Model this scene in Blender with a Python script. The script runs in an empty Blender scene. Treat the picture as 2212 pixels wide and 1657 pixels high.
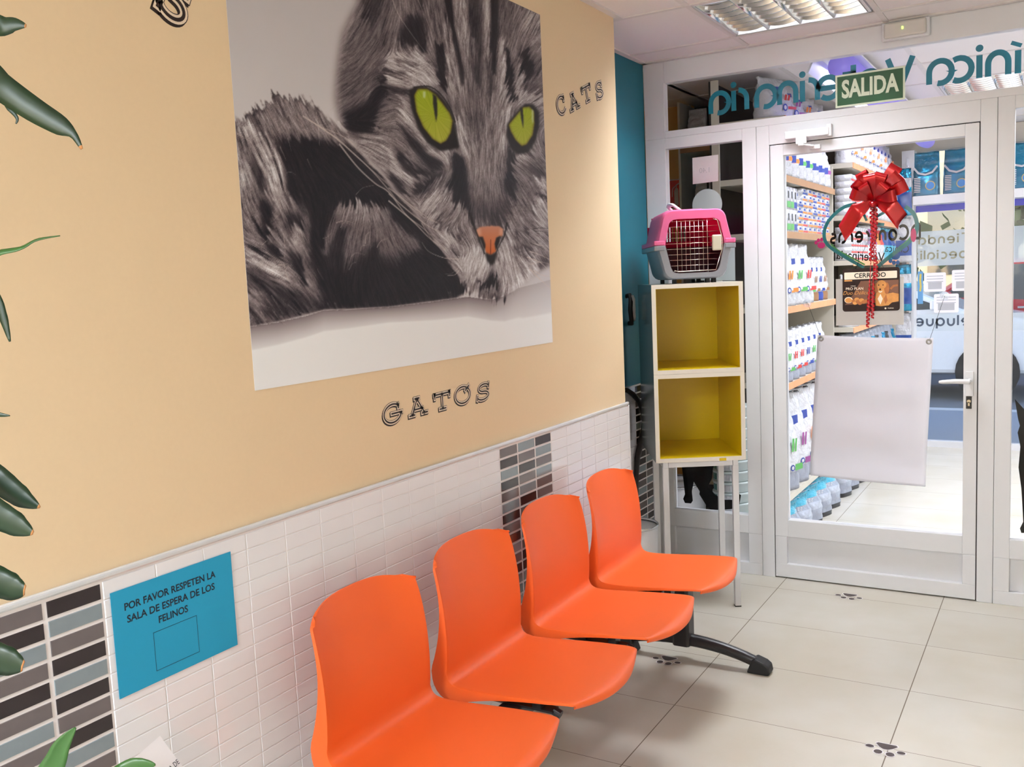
import bpy, math, random
import numpy as np
from mathutils import Matrix, Vector

random.seed(7)
SC = bpy.context.scene
COL = SC.collection
PI = math.pi

# ------------------------------------------------------------------ camera
cam_d = bpy.data.cameras.new('camera')
cam_d.sensor_width = 36.0
cam_d.lens = 2019.8 / 2212 * 36.0
cam_d.clip_start = 0.02
cam = bpy.data.objects.new('camera', cam_d)
COL.objects.link(cam)
CX, CY, CZ = 1.5747, 0.0, 1.4722
def cam_axes(yaw=0.538159, pitch=-0.107078, roll=-0.044159):
    cy, sy, cp, sp = math.cos(yaw), math.sin(yaw), math.cos(pitch), math.sin(pitch)
    f = Vector((-sy * cp, cy * cp, sp)); r = Vector((cy, sy, 0)); u = r.cross(f)
    c, s = math.cos(roll), math.sin(roll)
    return c * r + s * u, -s * r + c * u, f
_r, _u, _f = cam_axes()
cam.matrix_world = Matrix(((_r.x, _u.x, -_f.x, CX), (_r.y, _u.y, -_f.y, CY), (_r.z, _u.z, -_f.z, CZ), (0, 0, 0, 1)))
SC.camera = cam

# ------------------------------------------------------------------ world, lights, exposure
SC.view_settings.view_transform = 'Standard'
SC.view_settings.look = 'None'
SC.view_settings.gamma = 1.0
SC.view_settings.exposure = -0.03
SC.view_settings.use_curve_mapping = False
w = bpy.data.worlds.new('daylight'); SC.world = w; w.use_nodes = True
nt = w.node_tree; nt.nodes.clear()
wo = nt.nodes.new('ShaderNodeOutputWorld'); bg = nt.nodes.new('ShaderNodeBackground')
sky = nt.nodes.new('ShaderNodeTexSky'); sky.sky_type = 'NISHITA'; sky.sun_disc = False
sky.sun_elevation = math.radians(28); sky.sun_rotation = math.radians(200); sky.altitude = 600
nt.links.new(sky.outputs[0], bg.inputs[0]); nt.links.new(bg.outputs[0], wo.inputs[0])
bg.inputs[1].default_value = 0.48

def area(name, loc, size, power, color, size_y=None):
    d = bpy.data.lights.new(name, 'AREA'); d.energy = power; d.color = color
    d.size = size
    if size_y: d.shape = 'RECTANGLE'; d.size_y = size_y
    o = bpy.data.objects.new(name, d); COL.objects.link(o); o.location = loc
    return o
NEUTRAL = (0.90, 1.0, 1.10)
# door and first shop lamps sit above louvre blades; the others have no luminaire
area('light_above_door_luminaire', (0.585, 3.89, 2.585), 0.50, 95, (0.97, 1.0, 1.03))
area('light_bench_fill', (1.79, 2.39, 2.585), 0.50, 165, NEUTRAL)  # unseen fill, placed to brighten the partition and keep leaf shadows out of view
area('light_rear_fill', (0.59, -1.51, 2.585), 0.50, 165, NEUTRAL)  # unseen fill behind the camera, placed so leaf shadows miss the wall
area('light_shop_luminaire', (1.19, 6.29, 2.585), 0.50, 46, (0.93, 0.98, 1.06))
area('light_shop_luminaire_rear', (2.39, 7.49, 2.585), 0.50, 44, (0.93, 0.98, 1.06))
area('light_shop_fill_right', (1.79, 5.10, 2.585), 0.50, 62, (0.93, 0.98, 1.06))  # unseen fill added to brighten the banner and the ochre wall
# ------------------------------------------------------------------ materials
def s2l(c):
    return tuple((x / 12.92 if x <= 0.04045 else ((x + 0.055) / 1.055) ** 2.4) for x in c)
def rgb(r, g, b): return s2l((r / 255, g / 255, b / 255))
MATS = {}
def mat(name, col, rough=0.5, metal=0.0, spec=0.5, var=0.04, scale=30.0, coat=0.0, bump=0.0, bdist=0.002, emit=None, estr=0.0):
    if name in MATS: return MATS[name]
    m = bpy.data.materials.new(name); m.use_nodes = True; t = m.node_tree
    b = t.nodes['Principled BSDF']
    b.inputs['Roughness'].default_value = rough; b.inputs['Metallic'].default_value = metal
    b.inputs['Specular IOR Level'].default_value = spec; b.inputs['Coat Weight'].default_value = coat
    n = t.nodes.new('ShaderNodeTexNoise'); n.inputs['Scale'].default_value = scale; n.inputs['Detail'].default_value = 3
    tc = t.nodes.new('ShaderNodeTexCoord'); t.links.new(tc.outputs['Object'], n.inputs['Vector'])
    mx = t.nodes.new('ShaderNodeMix'); mx.data_type = 'RGBA'
    t.links.new(n.outputs['Fac'], mx.inputs['Factor'])
    mx.inputs[6].default_value = (*[min(1, c * (1 - var)) for c in col], 1)
    mx.inputs[7].default_value = (*[min(1, c * (1 + var)) for c in col], 1)
    t.links.new(mx.outputs[2], b.inputs['Base Color'])
    if bump:
        bp = t.nodes.new('ShaderNodeBump'); bp.inputs['Strength'].default_value = bump; bp.inputs['Distance'].default_value = bdist
        t.links.new(n.outputs['Fac'], bp.inputs['Height']); t.links.new(bp.outputs[0], b.inputs['Normal'])
    if emit:
        b.inputs['Emission Color'].default_value = (*emit, 1); b.inputs['Emission Strength'].default_value = estr
    MATS[name] = m
    return m
def glass_mat(name, tint=(1, 1, 1), haze=0.0, hazecol=(0.8, 0.85, 0.9), ior=1.22):
    if name in MATS: return MATS[name]
    m = bpy.data.materials.new(name); m.use_nodes = True; t = m.node_tree; t.nodes.clear()
    out = t.nodes.new('ShaderNodeOutputMaterial'); tr = t.nodes.new('ShaderNodeBsdfTransparent'); gl = t.nodes.new('ShaderNodeBsdfGlossy')
    fr = t.nodes.new('ShaderNodeFresnel'); fr.inputs[0].default_value = ior; mx = t.nodes.new('ShaderNodeMixShader')
    tr.inputs[0].default_value = (*tint, 1); gl.inputs['Roughness'].default_value = 0.02
    t.links.new(fr.outputs[0], mx.inputs[0]); t.links.new(tr.outputs[0], mx.inputs[1]); t.links.new(gl.outputs[0], mx.inputs[2])
    last = mx
    if haze:
        df = t.nodes.new('ShaderNodeBsdfDiffuse'); df.inputs[0].default_value = (*hazecol, 1)
        tl = t.nodes.new('ShaderNodeBsdfTranslucent'); tl.inputs[0].default_value = (*hazecol, 1)
        ad = t.nodes.new('ShaderNodeMixShader'); ad.inputs[0].default_value = 0.6
        t.links.new(df.outputs[0], ad.inputs[1]); t.links.new(tl.outputs[0], ad.inputs[2])
        m2 = t.nodes.new('ShaderNodeMixShader'); m2.inputs[0].default_value = haze
        t.links.new(mx.outputs[0], m2.inputs[1]); t.links.new(ad.outputs[0], m2.inputs[2]); last = m2
    t.links.new(last.outputs[0], out.inputs[0]); MATS[name] = m
    return m

def translucent(m, col, fac):
    """light passes through this thin sheet as well"""
    t = m.node_tree; tl = t.nodes.new('ShaderNodeBsdfTranslucent'); tl.inputs[0].default_value = (*col, 1); ms = t.nodes.new('ShaderNodeMixShader'); ms.inputs[0].default_value = fac
    t.links.new(t.nodes['Principled BSDF'].outputs[0], ms.inputs[1]); t.links.new(tl.outputs[0], ms.inputs[2]); t.links.new(ms.outputs[0], t.nodes['Material Output'].inputs[0]); return m

# ------------------------------------------------------------------ mesh builder
class MB:
    def __init__(s): s.v = []; s.f = []; s.mi = []; s.cur = 0; s.T = None
    def add(s, vs, fs):
        o = len(s.v)
        for p in vs:
            p = Vector(p)
            if s.T is not None: p = s.T @ p
            s.v.append(tuple(p))
        for f in fs: s.f.append([i + o for i in f]); s.mi.append(s.cur)
        return s
    def box(s, a, b):
        x0, y0, z0 = [min(p, q) for p, q in zip(a, b)]; x1, y1, z1 = [max(p, q) for p, q in zip(a, b)]
        return s.add([(x0, y0, z0), (x1, y0, z0), (x1, y1, z0), (x0, y1, z0), (x0, y0, z1), (x1, y0, z1), (x1, y1, z1), (x0, y1, z1)],
                     [(0, 3, 2, 1), (4, 5, 6, 7), (0, 1, 5, 4), (1, 2, 6, 5), (2, 3, 7, 6), (3, 0, 4, 7)])
    def quad(s, a, b, c, d): return s.add([a, b, c, d], [(0, 1, 2, 3)])
    def tube(s, pts, r, n=8, caps=True, flat=1.0):
        pts = [Vector(p) for p in pts]; rs = r if isinstance(r, (list, tuple)) else [r] * len(pts)
        vs = []; fs = []
        prev = None
        for i, p in enumerate(pts):
            d = (pts[min(i + 1, len(pts) - 1)] - pts[max(i - 1, 0)]).normalized()
            if prev is None:
                a = Vector((0, 0, 1)) if abs(d.z) < 0.9 else Vector((1, 0, 0))
            else: a = prev
            x = (a - d * a.dot(d)).normalized(); y = d.cross(x); prev = x
            for k in range(n):
                t = 2 * PI * k / n
                vs.append(p + x * (math.cos(t) * rs[i] * flat) + y * (math.sin(t) * rs[i]))
        for i in range(len(pts) - 1):
            for k in range(n):
                fs.append((i * n + k, i * n + (k + 1) % n, (i + 1) * n + (k + 1) % n, (i + 1) * n + k))
        if caps: fs.append(tuple(range(n - 1, -1, -1))); fs.append(tuple((len(pts) - 1) * n + k for k in range(n)))
        return s.add(vs, fs)
    def lathe(s, prof, c=(0, 0, 0), n=24, caps=True):
        vs = []; fs = []
        for r, z in prof:
            for k in range(n): vs.append((c[0] + r * math.cos(2 * PI * k / n), c[1] + r * math.sin(2 * PI * k / n), c[2] + z))
        for i in range(len(prof) - 1):
            for k in range(n): fs.append((i * n + k, i * n + (k + 1) % n, (i + 1) * n + (k + 1) % n, (i + 1) * n + k))
        if caps: fs.append(tuple(range(n - 1, -1, -1))); fs.append(tuple((len(prof) - 1) * n + k for k in range(n)))
        return s.add(vs, fs)
    def grid(s, fn, nu, nv, closed=False):
        vs = [fn(i / nu, j / nv) for j in range(nv + 1) for i in range(nu + 1)]
        fs = [(j * (nu + 1) + i, j * (nu + 1) + i + 1, (j + 1) * (nu + 1) + i + 1, (j + 1) * (nu + 1) + i) for j in range(nv) for i in range(nu)]
        return s.add(vs, fs)
    def prism(s, poly, h, axis='z', off=0.0):
        def P(a, b, c): return {'z': (a, b, c), 'y': (a, c, b), 'x': (c, a, b)}[axis]
        n = len(poly)
        vs = [P(a, b, off) for a, b in poly] + [P(a, b, off + h) for a, b in poly]
        fs = [tuple(range(n - 1, -1, -1)), tuple(range(n, 2 * n))] + [(i, (i + 1) % n, n + (i + 1) % n, n + i) for i in range(n)]
        return s.add(vs, fs)
    def ribbon(s, pl, w, place, z=0.0):
        """flat ribbon of width w along 2-D polyline pl; place(a, b, lift) -> 3-D"""
        P = [Vector((a, b)) for a, b in pl]; vs = []; n = len(P)
        for i in range(n):
            d0 = (P[i] - P[i - 1]).normalized() if i else None
            d1 = (P[i + 1] - P[i]).normalized() if i < n - 1 else None
            if d0 is None: d0 = d1
            if d1 is None: d1 = d0
            nn = Vector((-(d0.y + d1.y), d0.x + d1.x))
            if nn.length < 1e-6: nn = Vector((-d0.y, d0.x))
            nn.normalize(); k = max(0.5, nn.dot(Vector((-d0.y, d0.x))))
            o = nn * (w / 2 / k)
            vs.append(place(P[i].x + o.x, P[i].y + o.y, z)); vs.append(place(P[i].x - o.x, P[i].y - o.y, z))
        return s.add(vs, [(2 * i, 2 * i + 1, 2 * i + 3, 2 * i + 2) for i in range(n - 1)])
    def disc(s, a, b, r, place, z=0.0, n=16, ry=None):
        ry = ry or r
        return s.add([place(a + r * math.cos(2 * PI * k / n), b + ry * math.sin(2 * PI * k / n), z) for k in range(n)], [tuple(range(n))])
    def poly(s, pts, place, z=0.0):
        return s.add([place(a, b, z) for a, b in pts], [tuple(range(len(pts)))])

def build(name, mb, mats, parent=None, smooth=False, bevel=0.0, loc=None, world=True, segs=2, weld=False):
    """one mesh object; with a parent the builder's world coordinates become local to it"""
    me = bpy.data.meshes.new(name)
    v = [Vector(p) for p in mb.v]
    if parent is not None:
        if world:
            m_ = parent.matrix_basis.copy(); q_ = parent.parent
            while q_ is not None: m_ = q_.matrix_basis @ m_; q_ = q_.parent
            inv = m_.inverted(); v = [inv @ p for p in v]
        off = Vector((0, 0, 0))
    else:
        if loc is None:
            xs = [p.x for p in v]; ys = [p.y for p in v]; zs = [p.z for p in v]
            loc = ((min(xs) + max(xs)) / 2, (min(ys) + max(ys)) / 2, min(zs))
        off = Vector(loc); v = [p - off for p in v]
    me.from_pydata([tuple(p) for p in v], [], mb.f)
    if not isinstance(mats, (list, tuple)): mats = [mats]
    for m in mats: me.materials.append(m)
    me.polygons.foreach_set('material_index', mb.mi)
    if smooth: me.polygons.foreach_set('use_smooth', [True] * len(mb.f))
    me.update()
    o = bpy.data.objects.new(name, me); COL.objects.link(o)
    if parent is not None: o.parent = parent
    else: o.location = off
    if bevel:
        md = o.modifiers.new('bevel', 'BEVEL'); md.width = bevel; md.segments = segs; md.limit_method = 'ANGLE'; md.angle_limit = math.radians(35)
    if smooth == 'auto' or (smooth and bevel): pass
    return o
def tag(o, label, cat, group=None):
    o['label'] = label; o['category'] = cat
    if group: o['group'] = group
    return o
def thing(name, label, cat, loc=(0, 0, 0), rz=0.0, group=None):
    o = bpy.data.objects.new(name, None); o.empty_display_size = 0.05; COL.objects.link(o)
    o.location = loc; o.rotation_euler = (0, 0, rz)
    o.matrix_basis = Matrix.Translation(Vector(loc)) @ Matrix.Rotation(rz, 4, 'Z')
    return tag(o, label, cat, group)
def struct(name, mb, mats, **k):
    o = build(name, mb, mats, **k); o['kind'] = 'structure'; return o
def struct_root(name, loc=(0, 0, 0)):
    o = bpy.data.objects.new(name, None); COL.objects.link(o); o.location = loc
    o.matrix_basis = Matrix.Translation(Vector(loc)); o['kind'] = 'structure'; return o
def copy_thing(r, loc, rz=None, label=None, group=None):
    c = r.copy(); COL.objects.link(c); c.location = loc
    if rz is not None: c.rotation_euler = (0, 0, rz)
    if label: c['label'] = label
    if group: c['group'] = group
    for ch in list(r.children):
        d = ch.copy(); COL.objects.link(d); d.parent = c
        for g in list(ch.children):
            e = g.copy(); COL.objects.link(e); e.parent = d
    return c
ORD = ['first', 'second', 'third', 'fourth', 'fifth', 'sixth', 'seventh', 'eighth', 'ninth', 'tenth', 'eleventh', 'twelfth', 'thirteenth', 'fourteenth']

# placing frames: (a, b, lift) -> world
def on_wall(x=0.0): return lambda a, b, l: (x + l, a, b)               # left wall: a = y, b = z
def on_glass(y, sgn=-1): return lambda a, b, l: (a, y + sgn * l, b)    # partition: a = x, b = z
def on_floor(z=0.0): return lambda a, b, l: (a, b, z + l)

# text with the built-in font, as mesh faces in a placing frame
def text_mb(mb, txt, size, place, a0, b0, align='CENTER', lift=0.0, mirror=False, rot=0.0, sx=1.0, bold=0.0, shear=0.0):
    cu = bpy.data.curves.new('t', 'FONT'); cu.body = txt; cu.size = size; cu.align_x = align; cu.align_y = 'CENTER'
    cu.fill_mode = 'FRONT'; cu.offset = bold * size * 0.35; cu.resolution_u = 3; cu.shear = shear
    ob = bpy.data.objects.new('t', cu); COL.objects.link(ob)
    dg = bpy.context.evaluated_depsgraph_get(); me = bpy.data.meshes.new_from_object(ob.evaluated_get(dg))
    c, s = math.cos(rot), math.sin(rot); vs = []
    for v in me.vertices:
        x, y = v.co.x * sx * (-1 if mirror else 1), v.co.y
        vs.append(place(a0 + x * c - y * s, b0 + x * s + y * c, lift))
    mb.add(vs, [tuple(p.vertices) for p in me.polygons])
    bpy.data.objects.remove(ob); bpy.data.curves.remove(cu); bpy.data.meshes.remove(me)
    return mb

# rounded geometric sign lettering drawn as strokes: x-height 1
def arc(cx, cy, r, a0, a1, n=14, ry=None):
    ry = ry or r
    return [(cx + r * math.cos(math.radians(a0 + (a1 - a0) * k / n)), cy + ry * math.sin(math.radians(a0 + (a1 - a0) * k / n))) for k in range(n + 1)]
GL = {
 'a': (0.95, [[(0.95, 0)] + arc(0.475, 0.5, 0.475, 0, 180, ry=0.5) + arc(0.475, 0.5, 0.475, 180, 285, ry=0.5)]),
 'c': (0.8, [arc(0.5, 0.5, 0.5, 60, 300)]),
 'd': (0.95, [[(0.95, 1.45), (0.95, 0)], arc(0.475, 0.5, 0.475, 0, 360, 22, ry=0.5)]),
 'e': (0.95, [arc(0.48, 0.5, 0.48, 0, 310, 20, ry=0.5) , [(0, 0.5), (0.96, 0.5)]]),
 'i': (0.0, [[(0, 0), (0, 1)], 'dot']),
 'l': (0.0, [[(0, 0), (0, 1.45)]]),
 'n': (0.8, [[(0, 0)] + arc(0.4, 0.55, 0.4, 180, 0, ry=0.45) + [(0.8, 0)]]),
 'o': (1.0, [arc(0.5, 0.5, 0.5, 0, 360, 24)]),
 'p': (0.95, [[(0, 1), (0, -0.45)], arc(0.475, 0.5, 0.475, 0, 360, 22, ry=0.5)]),
 'q': (0.95, [[(0.95, 1), (0.95, -0.45)], arc(0.475, 0.5, 0.475, 0, 360, 22, ry=0.5)]),
 'r': (0.42, [[(0, 0)] + arc(0.42, 0.55, 0.42, 180, 90, 8, ry=0.45)]),
 's': (0.7, [arc(0.36, 0.76, 0.3, 40, 250, 12, ry=0.24) + arc(0.36, 0.26, 0.34, 80, -130, 12, ry=0.26)]),
 't': (0.5, [[(0, 1.4), (0, 0.38)] + arc(0.36, 0.38, 0.36, 180, 280, 8), [(-0.12, 1), (0.5, 1)]]),
 'u': (0.8, [[(0, 1)] + arc(0.4, 0.45, 0.4, 180, 360, ry=0.45) + [(0.8, 1)]]),
 'z': (0.75, [[(0, 1), (0.75, 1)], [(0.72, 1), (0.03, 0)], [(0, 0), (0.75, 0)]]),
 'V': (1.1, [[(0, 1.42), (0.55, 0)], [(0.55, 0), (1.1, 1.42)]]),
 'T': (1.1, [[(0, 1.42), (1.1, 1.42)], [(0.55, 1.42), (0.55, 0)]]),
 'C': (1.1, [arc(0.71, 0.71, 0.71, 50, 310, 20)]),
 'D': (1.1, [[(0, 0), (0, 1.42)], [(0, 1.42), (0.4, 1.42)] + arc(0.4, 0.71, 0.7, 90, -90, 18) + [(0, 0)]]),
 'E': (0.85, [[(0, 0), (0, 1.42)], [(0, 1.42), (0.85, 1.42)], [(0, 0.72), (0.75, 0.72)], [(0, 0), (0.85, 0)]]),
 'P': (0.9, [[(0, 0), (0, 1.42)], [(0, 1.42), (0.5, 1.42)] + arc(0.5, 1.05, 0.37, 90, -90, 12) + [(0, 0.68)]]),
 '`': (0.0, [[(0.25, 1.25), (-0.15, 1.5)]]),
}
def glyph(mb, ch, h, stroke, place, a0, b0, mirror=True, lift=0.0):
    sg = -1 if mirror else 1
    for st in GL[ch][1]:
        if st == 'dot': mb.disc(a0, b0 + 1.3 * h, stroke * 0.62, place, lift); continue
        mb.ribbon([(a0 + sg * x * h, b0 + y * h) for x, y in st], stroke, place, lift)
def word(mb, txt, h, stroke, place, a0, b0, mirror=True, gap=0.32, lift=0.0, parent=None, name=None, m=None):
    """lettering starting at a0; mirrored lettering runs towards -a"""
    sg = -1 if mirror else 1; x = a0
    for ch in txt:
        if ch == ' ': x += sg * 0.75 * h; continue
        tgt = MB() if parent is not None else mb
        glyph(tgt, ch, h, stroke, place, x, b0, mirror, lift)
        if parent is not None: build(name, tgt, m, parent)
        x += sg * (GL[ch][0] * h + stroke + gap * h)
    return x
# ================================================================== the room
YP = 4.41; ZC = 2.505; YE = 3.55; XT = -0.234
M_yel = mat('yellow_wall_paint', rgb(235, 210, 174), rough=0.75, var=0.02, scale=90, bump=0.08)
M_teal = mat('teal_wall_paint', rgb(14, 106, 126), rough=0.6, var=0.03)
M_white = mat('white_lacquered_aluminium', rgb(230, 231, 236), rough=0.32, var=0.015)
M_ceil = mat('white_ceiling_panel', rgb(238, 232, 232), rough=0.9, var=0.03, scale=160, bump=0.15)
M_tbar = mat('ceiling_rail', rgb(226, 220, 218), rough=0.5)
M_grey_wall = mat('pale_wall_paint', rgb(225, 216, 200), rough=0.8)
M_tilew = mat('white_glazed_tile', rgb(240, 239, 245), rough=0.1, var=0.02, scale=8, spec=0.55)
M_grout = mat('pale_grout', rgb(240, 235, 237), rough=0.7)
M_tileD = mat('black_glazed_tile', rgb(50, 42, 46), rough=0.1, var=0.06, scale=60)
M_tileG = mat('grey_glazed_tile', rgb(112, 104, 106), rough=0.1, var=0.06, scale=60)
M_tileB = mat('blue_grey_glazed_tile', rgb(138, 150, 158), rough=0.1, var=0.06, scale=60)
M_chrome = mat('brushed_metal_trim', rgb(215, 218, 222), rough=0.22, metal=0.85)
M_seal = mat('dark_gap_seal', rgb(38, 34, 36), rough=0.7)
M_glass = glass_mat('clear_glass')

def floor_mat():
    m = bpy.data.materials.new('beige_floor_tile'); m.use_nodes = True; t = m.node_tree; N = t.nodes; L = t.links
    b = N['Principled BSDF']; geo = N.new('ShaderNodeNewGeometry'); sp = N.new('ShaderNodeSeparateXYZ'); L.new(geo.outputs['Position'], sp.inputs[0])
    def mth(op, a, c=None, d=None):
        n = N.new('ShaderNodeMath'); n.operation = op
        for i, v in enumerate((a, c, d)):
            if v is None: continue
            if isinstance(v, (int, float)): n.inputs[i].default_value = v
            else: L.new(v, n.inputs[i])
        return n.outputs[0]
    px = mth('DIVIDE', mth('SUBTRACT', sp.outputs[0], 0.431), 0.6935); py = mth('DIVIDE', mth('SUBTRACT', sp.outputs[1], 4.2535), 0.4465)
    fx = mth('ABSOLUTE', mth('SUBTRACT', px, mth('ROUND', px))); fy = mth('ABSOLUTE', mth('SUBTRACT', py, mth('ROUND', py)))
    gx = mth('LESS_THAN', fx, 0.0024); gy = mth('LESS_THAN', fy, 0.0026); g = mth('MAXIMUM', gx, gy)
    cell = N.new('ShaderNodeCombineXYZ'); L.new(mth('FLOOR', px), cell.inputs[0]); L.new(mth('FLOOR', py), cell.inputs[1])
    wn = N.new('ShaderNodeTexWhiteNoise'); L.new(cell.outputs[0], wn.inputs[0])
    n1 = N.new('ShaderNodeTexNoise'); n1.inputs['Scale'].default_value = 2.2; n1.inputs['Detail'].default_value = 4; L.new(geo.outputs['Position'], n1.inputs['Vector'])
    cr = N.new('ShaderNodeValToRGB'); L.new(n1.outputs['Fac'], cr.inputs[0])
    cr.color_ramp.elements[0].position = 0.34; cr.color_ramp.elements[0].color = (*rgb(206, 199, 184), 1)
    cr.color_ramp.elements[1].position = 0.66; cr.color_ramp.elements[1].color = (*rgb(216, 212, 203), 1)
    mv = N.new('ShaderNodeMix'); mv.data_type = 'RGBA'; mv.blend_type = 'MULTIPLY'; mv.inputs[0].default_value = 1.0
    L.new(cr.outputs[0], mv.inputs[6])
    tone = mth('ADD', mth('MULTIPLY', wn.outputs[0], 0.06), 0.95); cc = N.new('ShaderNodeCombineColor')
    for i in range(3): L.new(tone, cc.inputs[i])
    L.new(cc.outputs[0], mv.inputs[7])
    mx = N.new('ShaderNodeMix'); mx.data_type = 'RGBA'; L.new(g, mx.inputs[0]); L.new(mv.outputs[2], mx.inputs[6]); mx.inputs[7].default_value = (*rgb(112, 98, 84), 1)
    L.new(mx.outputs[2], b.inputs['Base Color'])
    L.new(mth('ADD', mth('MULTIPLY', g, 0.5), 0.24), b.inputs['Roughness'])
    return m
struct('floor', MB().box((-1.2, -2.1, -0.05), (3.1, 8.16, 0)), floor_mat())
# left wall: the yellow one ends short of the partition, leaving a niche with a teal back wall
struct('wall_left', MB().box((XT - 0.1, -2.0, 0), (0, YE, ZC)), M_yel)
struct('wall_niche', MB().box((XT - 0.1, YE, 0), (XT, YP, ZC)), M_teal)
struct('wall_back', MB().box((-0.334, -2.1, 0), (3.1, -2.0, ZC)), M_grey_wall)
struct('wall_right', MB().box((3.0, -2.0, 0), (3.1, 8.2, ZC)), M_grey_wall)

# ---- tiled dado
PIT, RP, ZT = 0.1175, 0.03655, 0.944
def tile_face(mb, fn, y0, y1, z0, z1, th, dark, mi):
    e = 0.0012 if not dark else 0.0008
    a = [fn(y0, z0, 0), fn(y1, z0, 0), fn(y1, z1, 0), fn(y0, z1, 0), fn(y0 + e, z0 + e, th), fn(y1 - e, z0 + e, th), fn(y1 - e, z1 - e, th), fn(y0 + e, z1 - e, th)]
    mb.cur = mi; mb.add(a, [(4, 5, 6, 7), (0, 1, 5, 4), (1, 2, 6, 5), (2, 3, 7, 6), (3, 0, 4, 7)])
def dado(name, x, ylo, yhi, strips, seq, yref, zt=ZT, yref2=None):
    """x: wall face; strips: (first column start, columns) of coloured mosaic; seq: colour order per column"""
    mb = MB(); mb.cur = 0; mb.box((x, ylo, 0), (x + 0.009, yhi, zt + 0.003))
    fn = on_wall(x + 0.009); rows = int(zt / RP) + 1
    if yref2 is None: edges = [yref + k * PIT for k in range(-40, 40)]
    else:                                                            # two mosaic strips, plain tiles fitted in between
        edges = [yref2 - k * PIT for k in range(40, 0, -1)] + [yref2 + (yref - yref2) / 12 * k for k in range(13)] + [yref + k * PIT for k in range(1, 20)]
    cols = [(a, b) for a, b in zip(edges, edges[1:]) if b > ylo and a < yhi]
    rnd = random.Random(11); ci = 0
    for (c0, c1) in cols:
        mid = (c0 + c1) / 2; sq = None
        for si, (s0, nc) in enumerate(strips):
            if s0 < mid < s0 + nc * PIT: sq = seq[si][int((mid - s0) / PIT)]
        c0 = max(c0, ylo + 0.001); c1 = min(c1, yhi - 0.001)
        if c1 - c0 < 0.01: continue
        for r in range(rows):
            z1 = zt - r * RP; z0 = max(0.001, z1 - RP)
            if z1 < 0.01: continue
            if sq:
                ch = sq[r] if r < len(sq) else rnd.choice('DGB')
                tile_face(mb, fn, c0 + 0.0045, c1 - 0.0045, z0 + 0.0035, z1 - 0.0035, 0.0014, True, {'D': 2, 'G': 3, 'B': 4}[ch])
            else:
                tile_face(mb, fn, c0 + 0.0007, c1 - 0.0007, z0 + 0.0007, z1 - 0.0007, 0.0016, False, 1)
    return struct(name, mb, [M_grout, M_tilew, M_tileD, M_tileG, M_tileB])
dado('wall_left_tiles', 0.0, -1.98, YE + 0.012, [(0.722, 3), (2.522, 3)],
     [['BDGBDGDBGDBGD', 'GDBGDGBGDBGDB', 'DBGDBDGDBGDBG'], ['GDBDGBDGDBGDG', 'BGDGBDGDBGDDG', 'DBGBGGBDGDBGD']], 2.522, ZT, 1.0745)
dado('wall_niche_tiles', XT, YE, YP - 0.002, [(4.172, 2)], [['DDGDDBDDGDDBDGBDGDBDGBDG', 'DDBGDGDDBGBDGBGDBGDBGDDG']], 4.172, 0.95)
struct('trim_1', MB().box((0, -1.98, ZT + 0.003), (0.013, YE + 0.013, ZT + 0.016)), mat('pale_trim_strip', rgb(226, 230, 236), rough=0.2, metal=0.25), bevel=0.004)
struct('trim_2', MB().box((0, YE, 0), (0.0125, YE + 0.0135, ZT + 0.003)), M_tilew, bevel=0.003)

# ---- ceiling: panels in a 60 cm rail grid, one cell left open under each ceiling lamp
CELLS = [(0.29, 3.60), (0.29, -1.80), (0.89, 6.00), (2.09, 7.20), (1.49, 4.80), (1.49, 2.10)]
mb = MB(); gx = [-0.31 + 0.6 * k for k in range(7)]; gy = [-2.4 + 0.6 * k for k in range(19)]
for gxx in gx:
    for gyy in gy:
        if any(abs(gxx - a) < 0.1 and abs(gyy - b) < 0.1 for a, b in CELLS): continue
        x0, x1, y0, y1 = max(gxx, -1.2), min(gxx + 0.6, 3.05), max(gyy, -2.05), min(gyy + 0.6, 8.25)
        if x1 - x0 > 0.02 and y1 - y0 > 0.02: mb.cur = 0; mb.box((x0 + 0.012, y0 + 0.012, ZC + 0.004), (x1 - 0.012, y1 - 0.012, ZC + 0.02))
mb.cur = 1
for k in range(8):
    x = -0.31 + 0.6 * k
    if x < 3.05: mb.box((x - 0.012, -2.05, ZC), (x + 0.012, 8.2, ZC + 0.012))
for gyy in gy[1:]: mb.box((-1.2, gyy - 0.012, ZC - 0.0004), (3.05, gyy + 0.012, ZC + 0.0124))
mb.box((-1.2, -2.05, ZC), (-0.29, 8.2, ZC + 0.03))
struct('ceiling', mb, [M_ceil, M_tbar])
struct('ceiling_slab', MB().box((-1.3, -2.2, 2.72), (3.2, 8.3, 2.8)), M_ceil)
mb = MB(); mb.box((XT, YE, ZC - 0.003), (XT + 0.028, YP, ZC + 0.004)); mb.box((0, -2, ZC - 0.003), (0.028, YE, ZC + 0.004)); mb.box((XT, YP - 0.028, ZC - 0.003), (3, YP, ZC + 0.004))
mb.box((XT, YE, ZC - 0.003), (0.028, YE + 0.028, ZC + 0.004))
struct('trim_3', mb, M_tbar)
struct('wall_service_void', MB().box((-1.3, -2.2, 2.53), (-1.25, 8.3, 2.72)).box((3.1, -2.2, 2.53), (3.15, 8.3, 2.72)).box((-1.3, 8.2, 2.53), (3.2, 8.28, 2.72)).box((-1.3, -2.2, 2.53), (3.2, -2.12, 2.72)), M_ceil)

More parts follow.
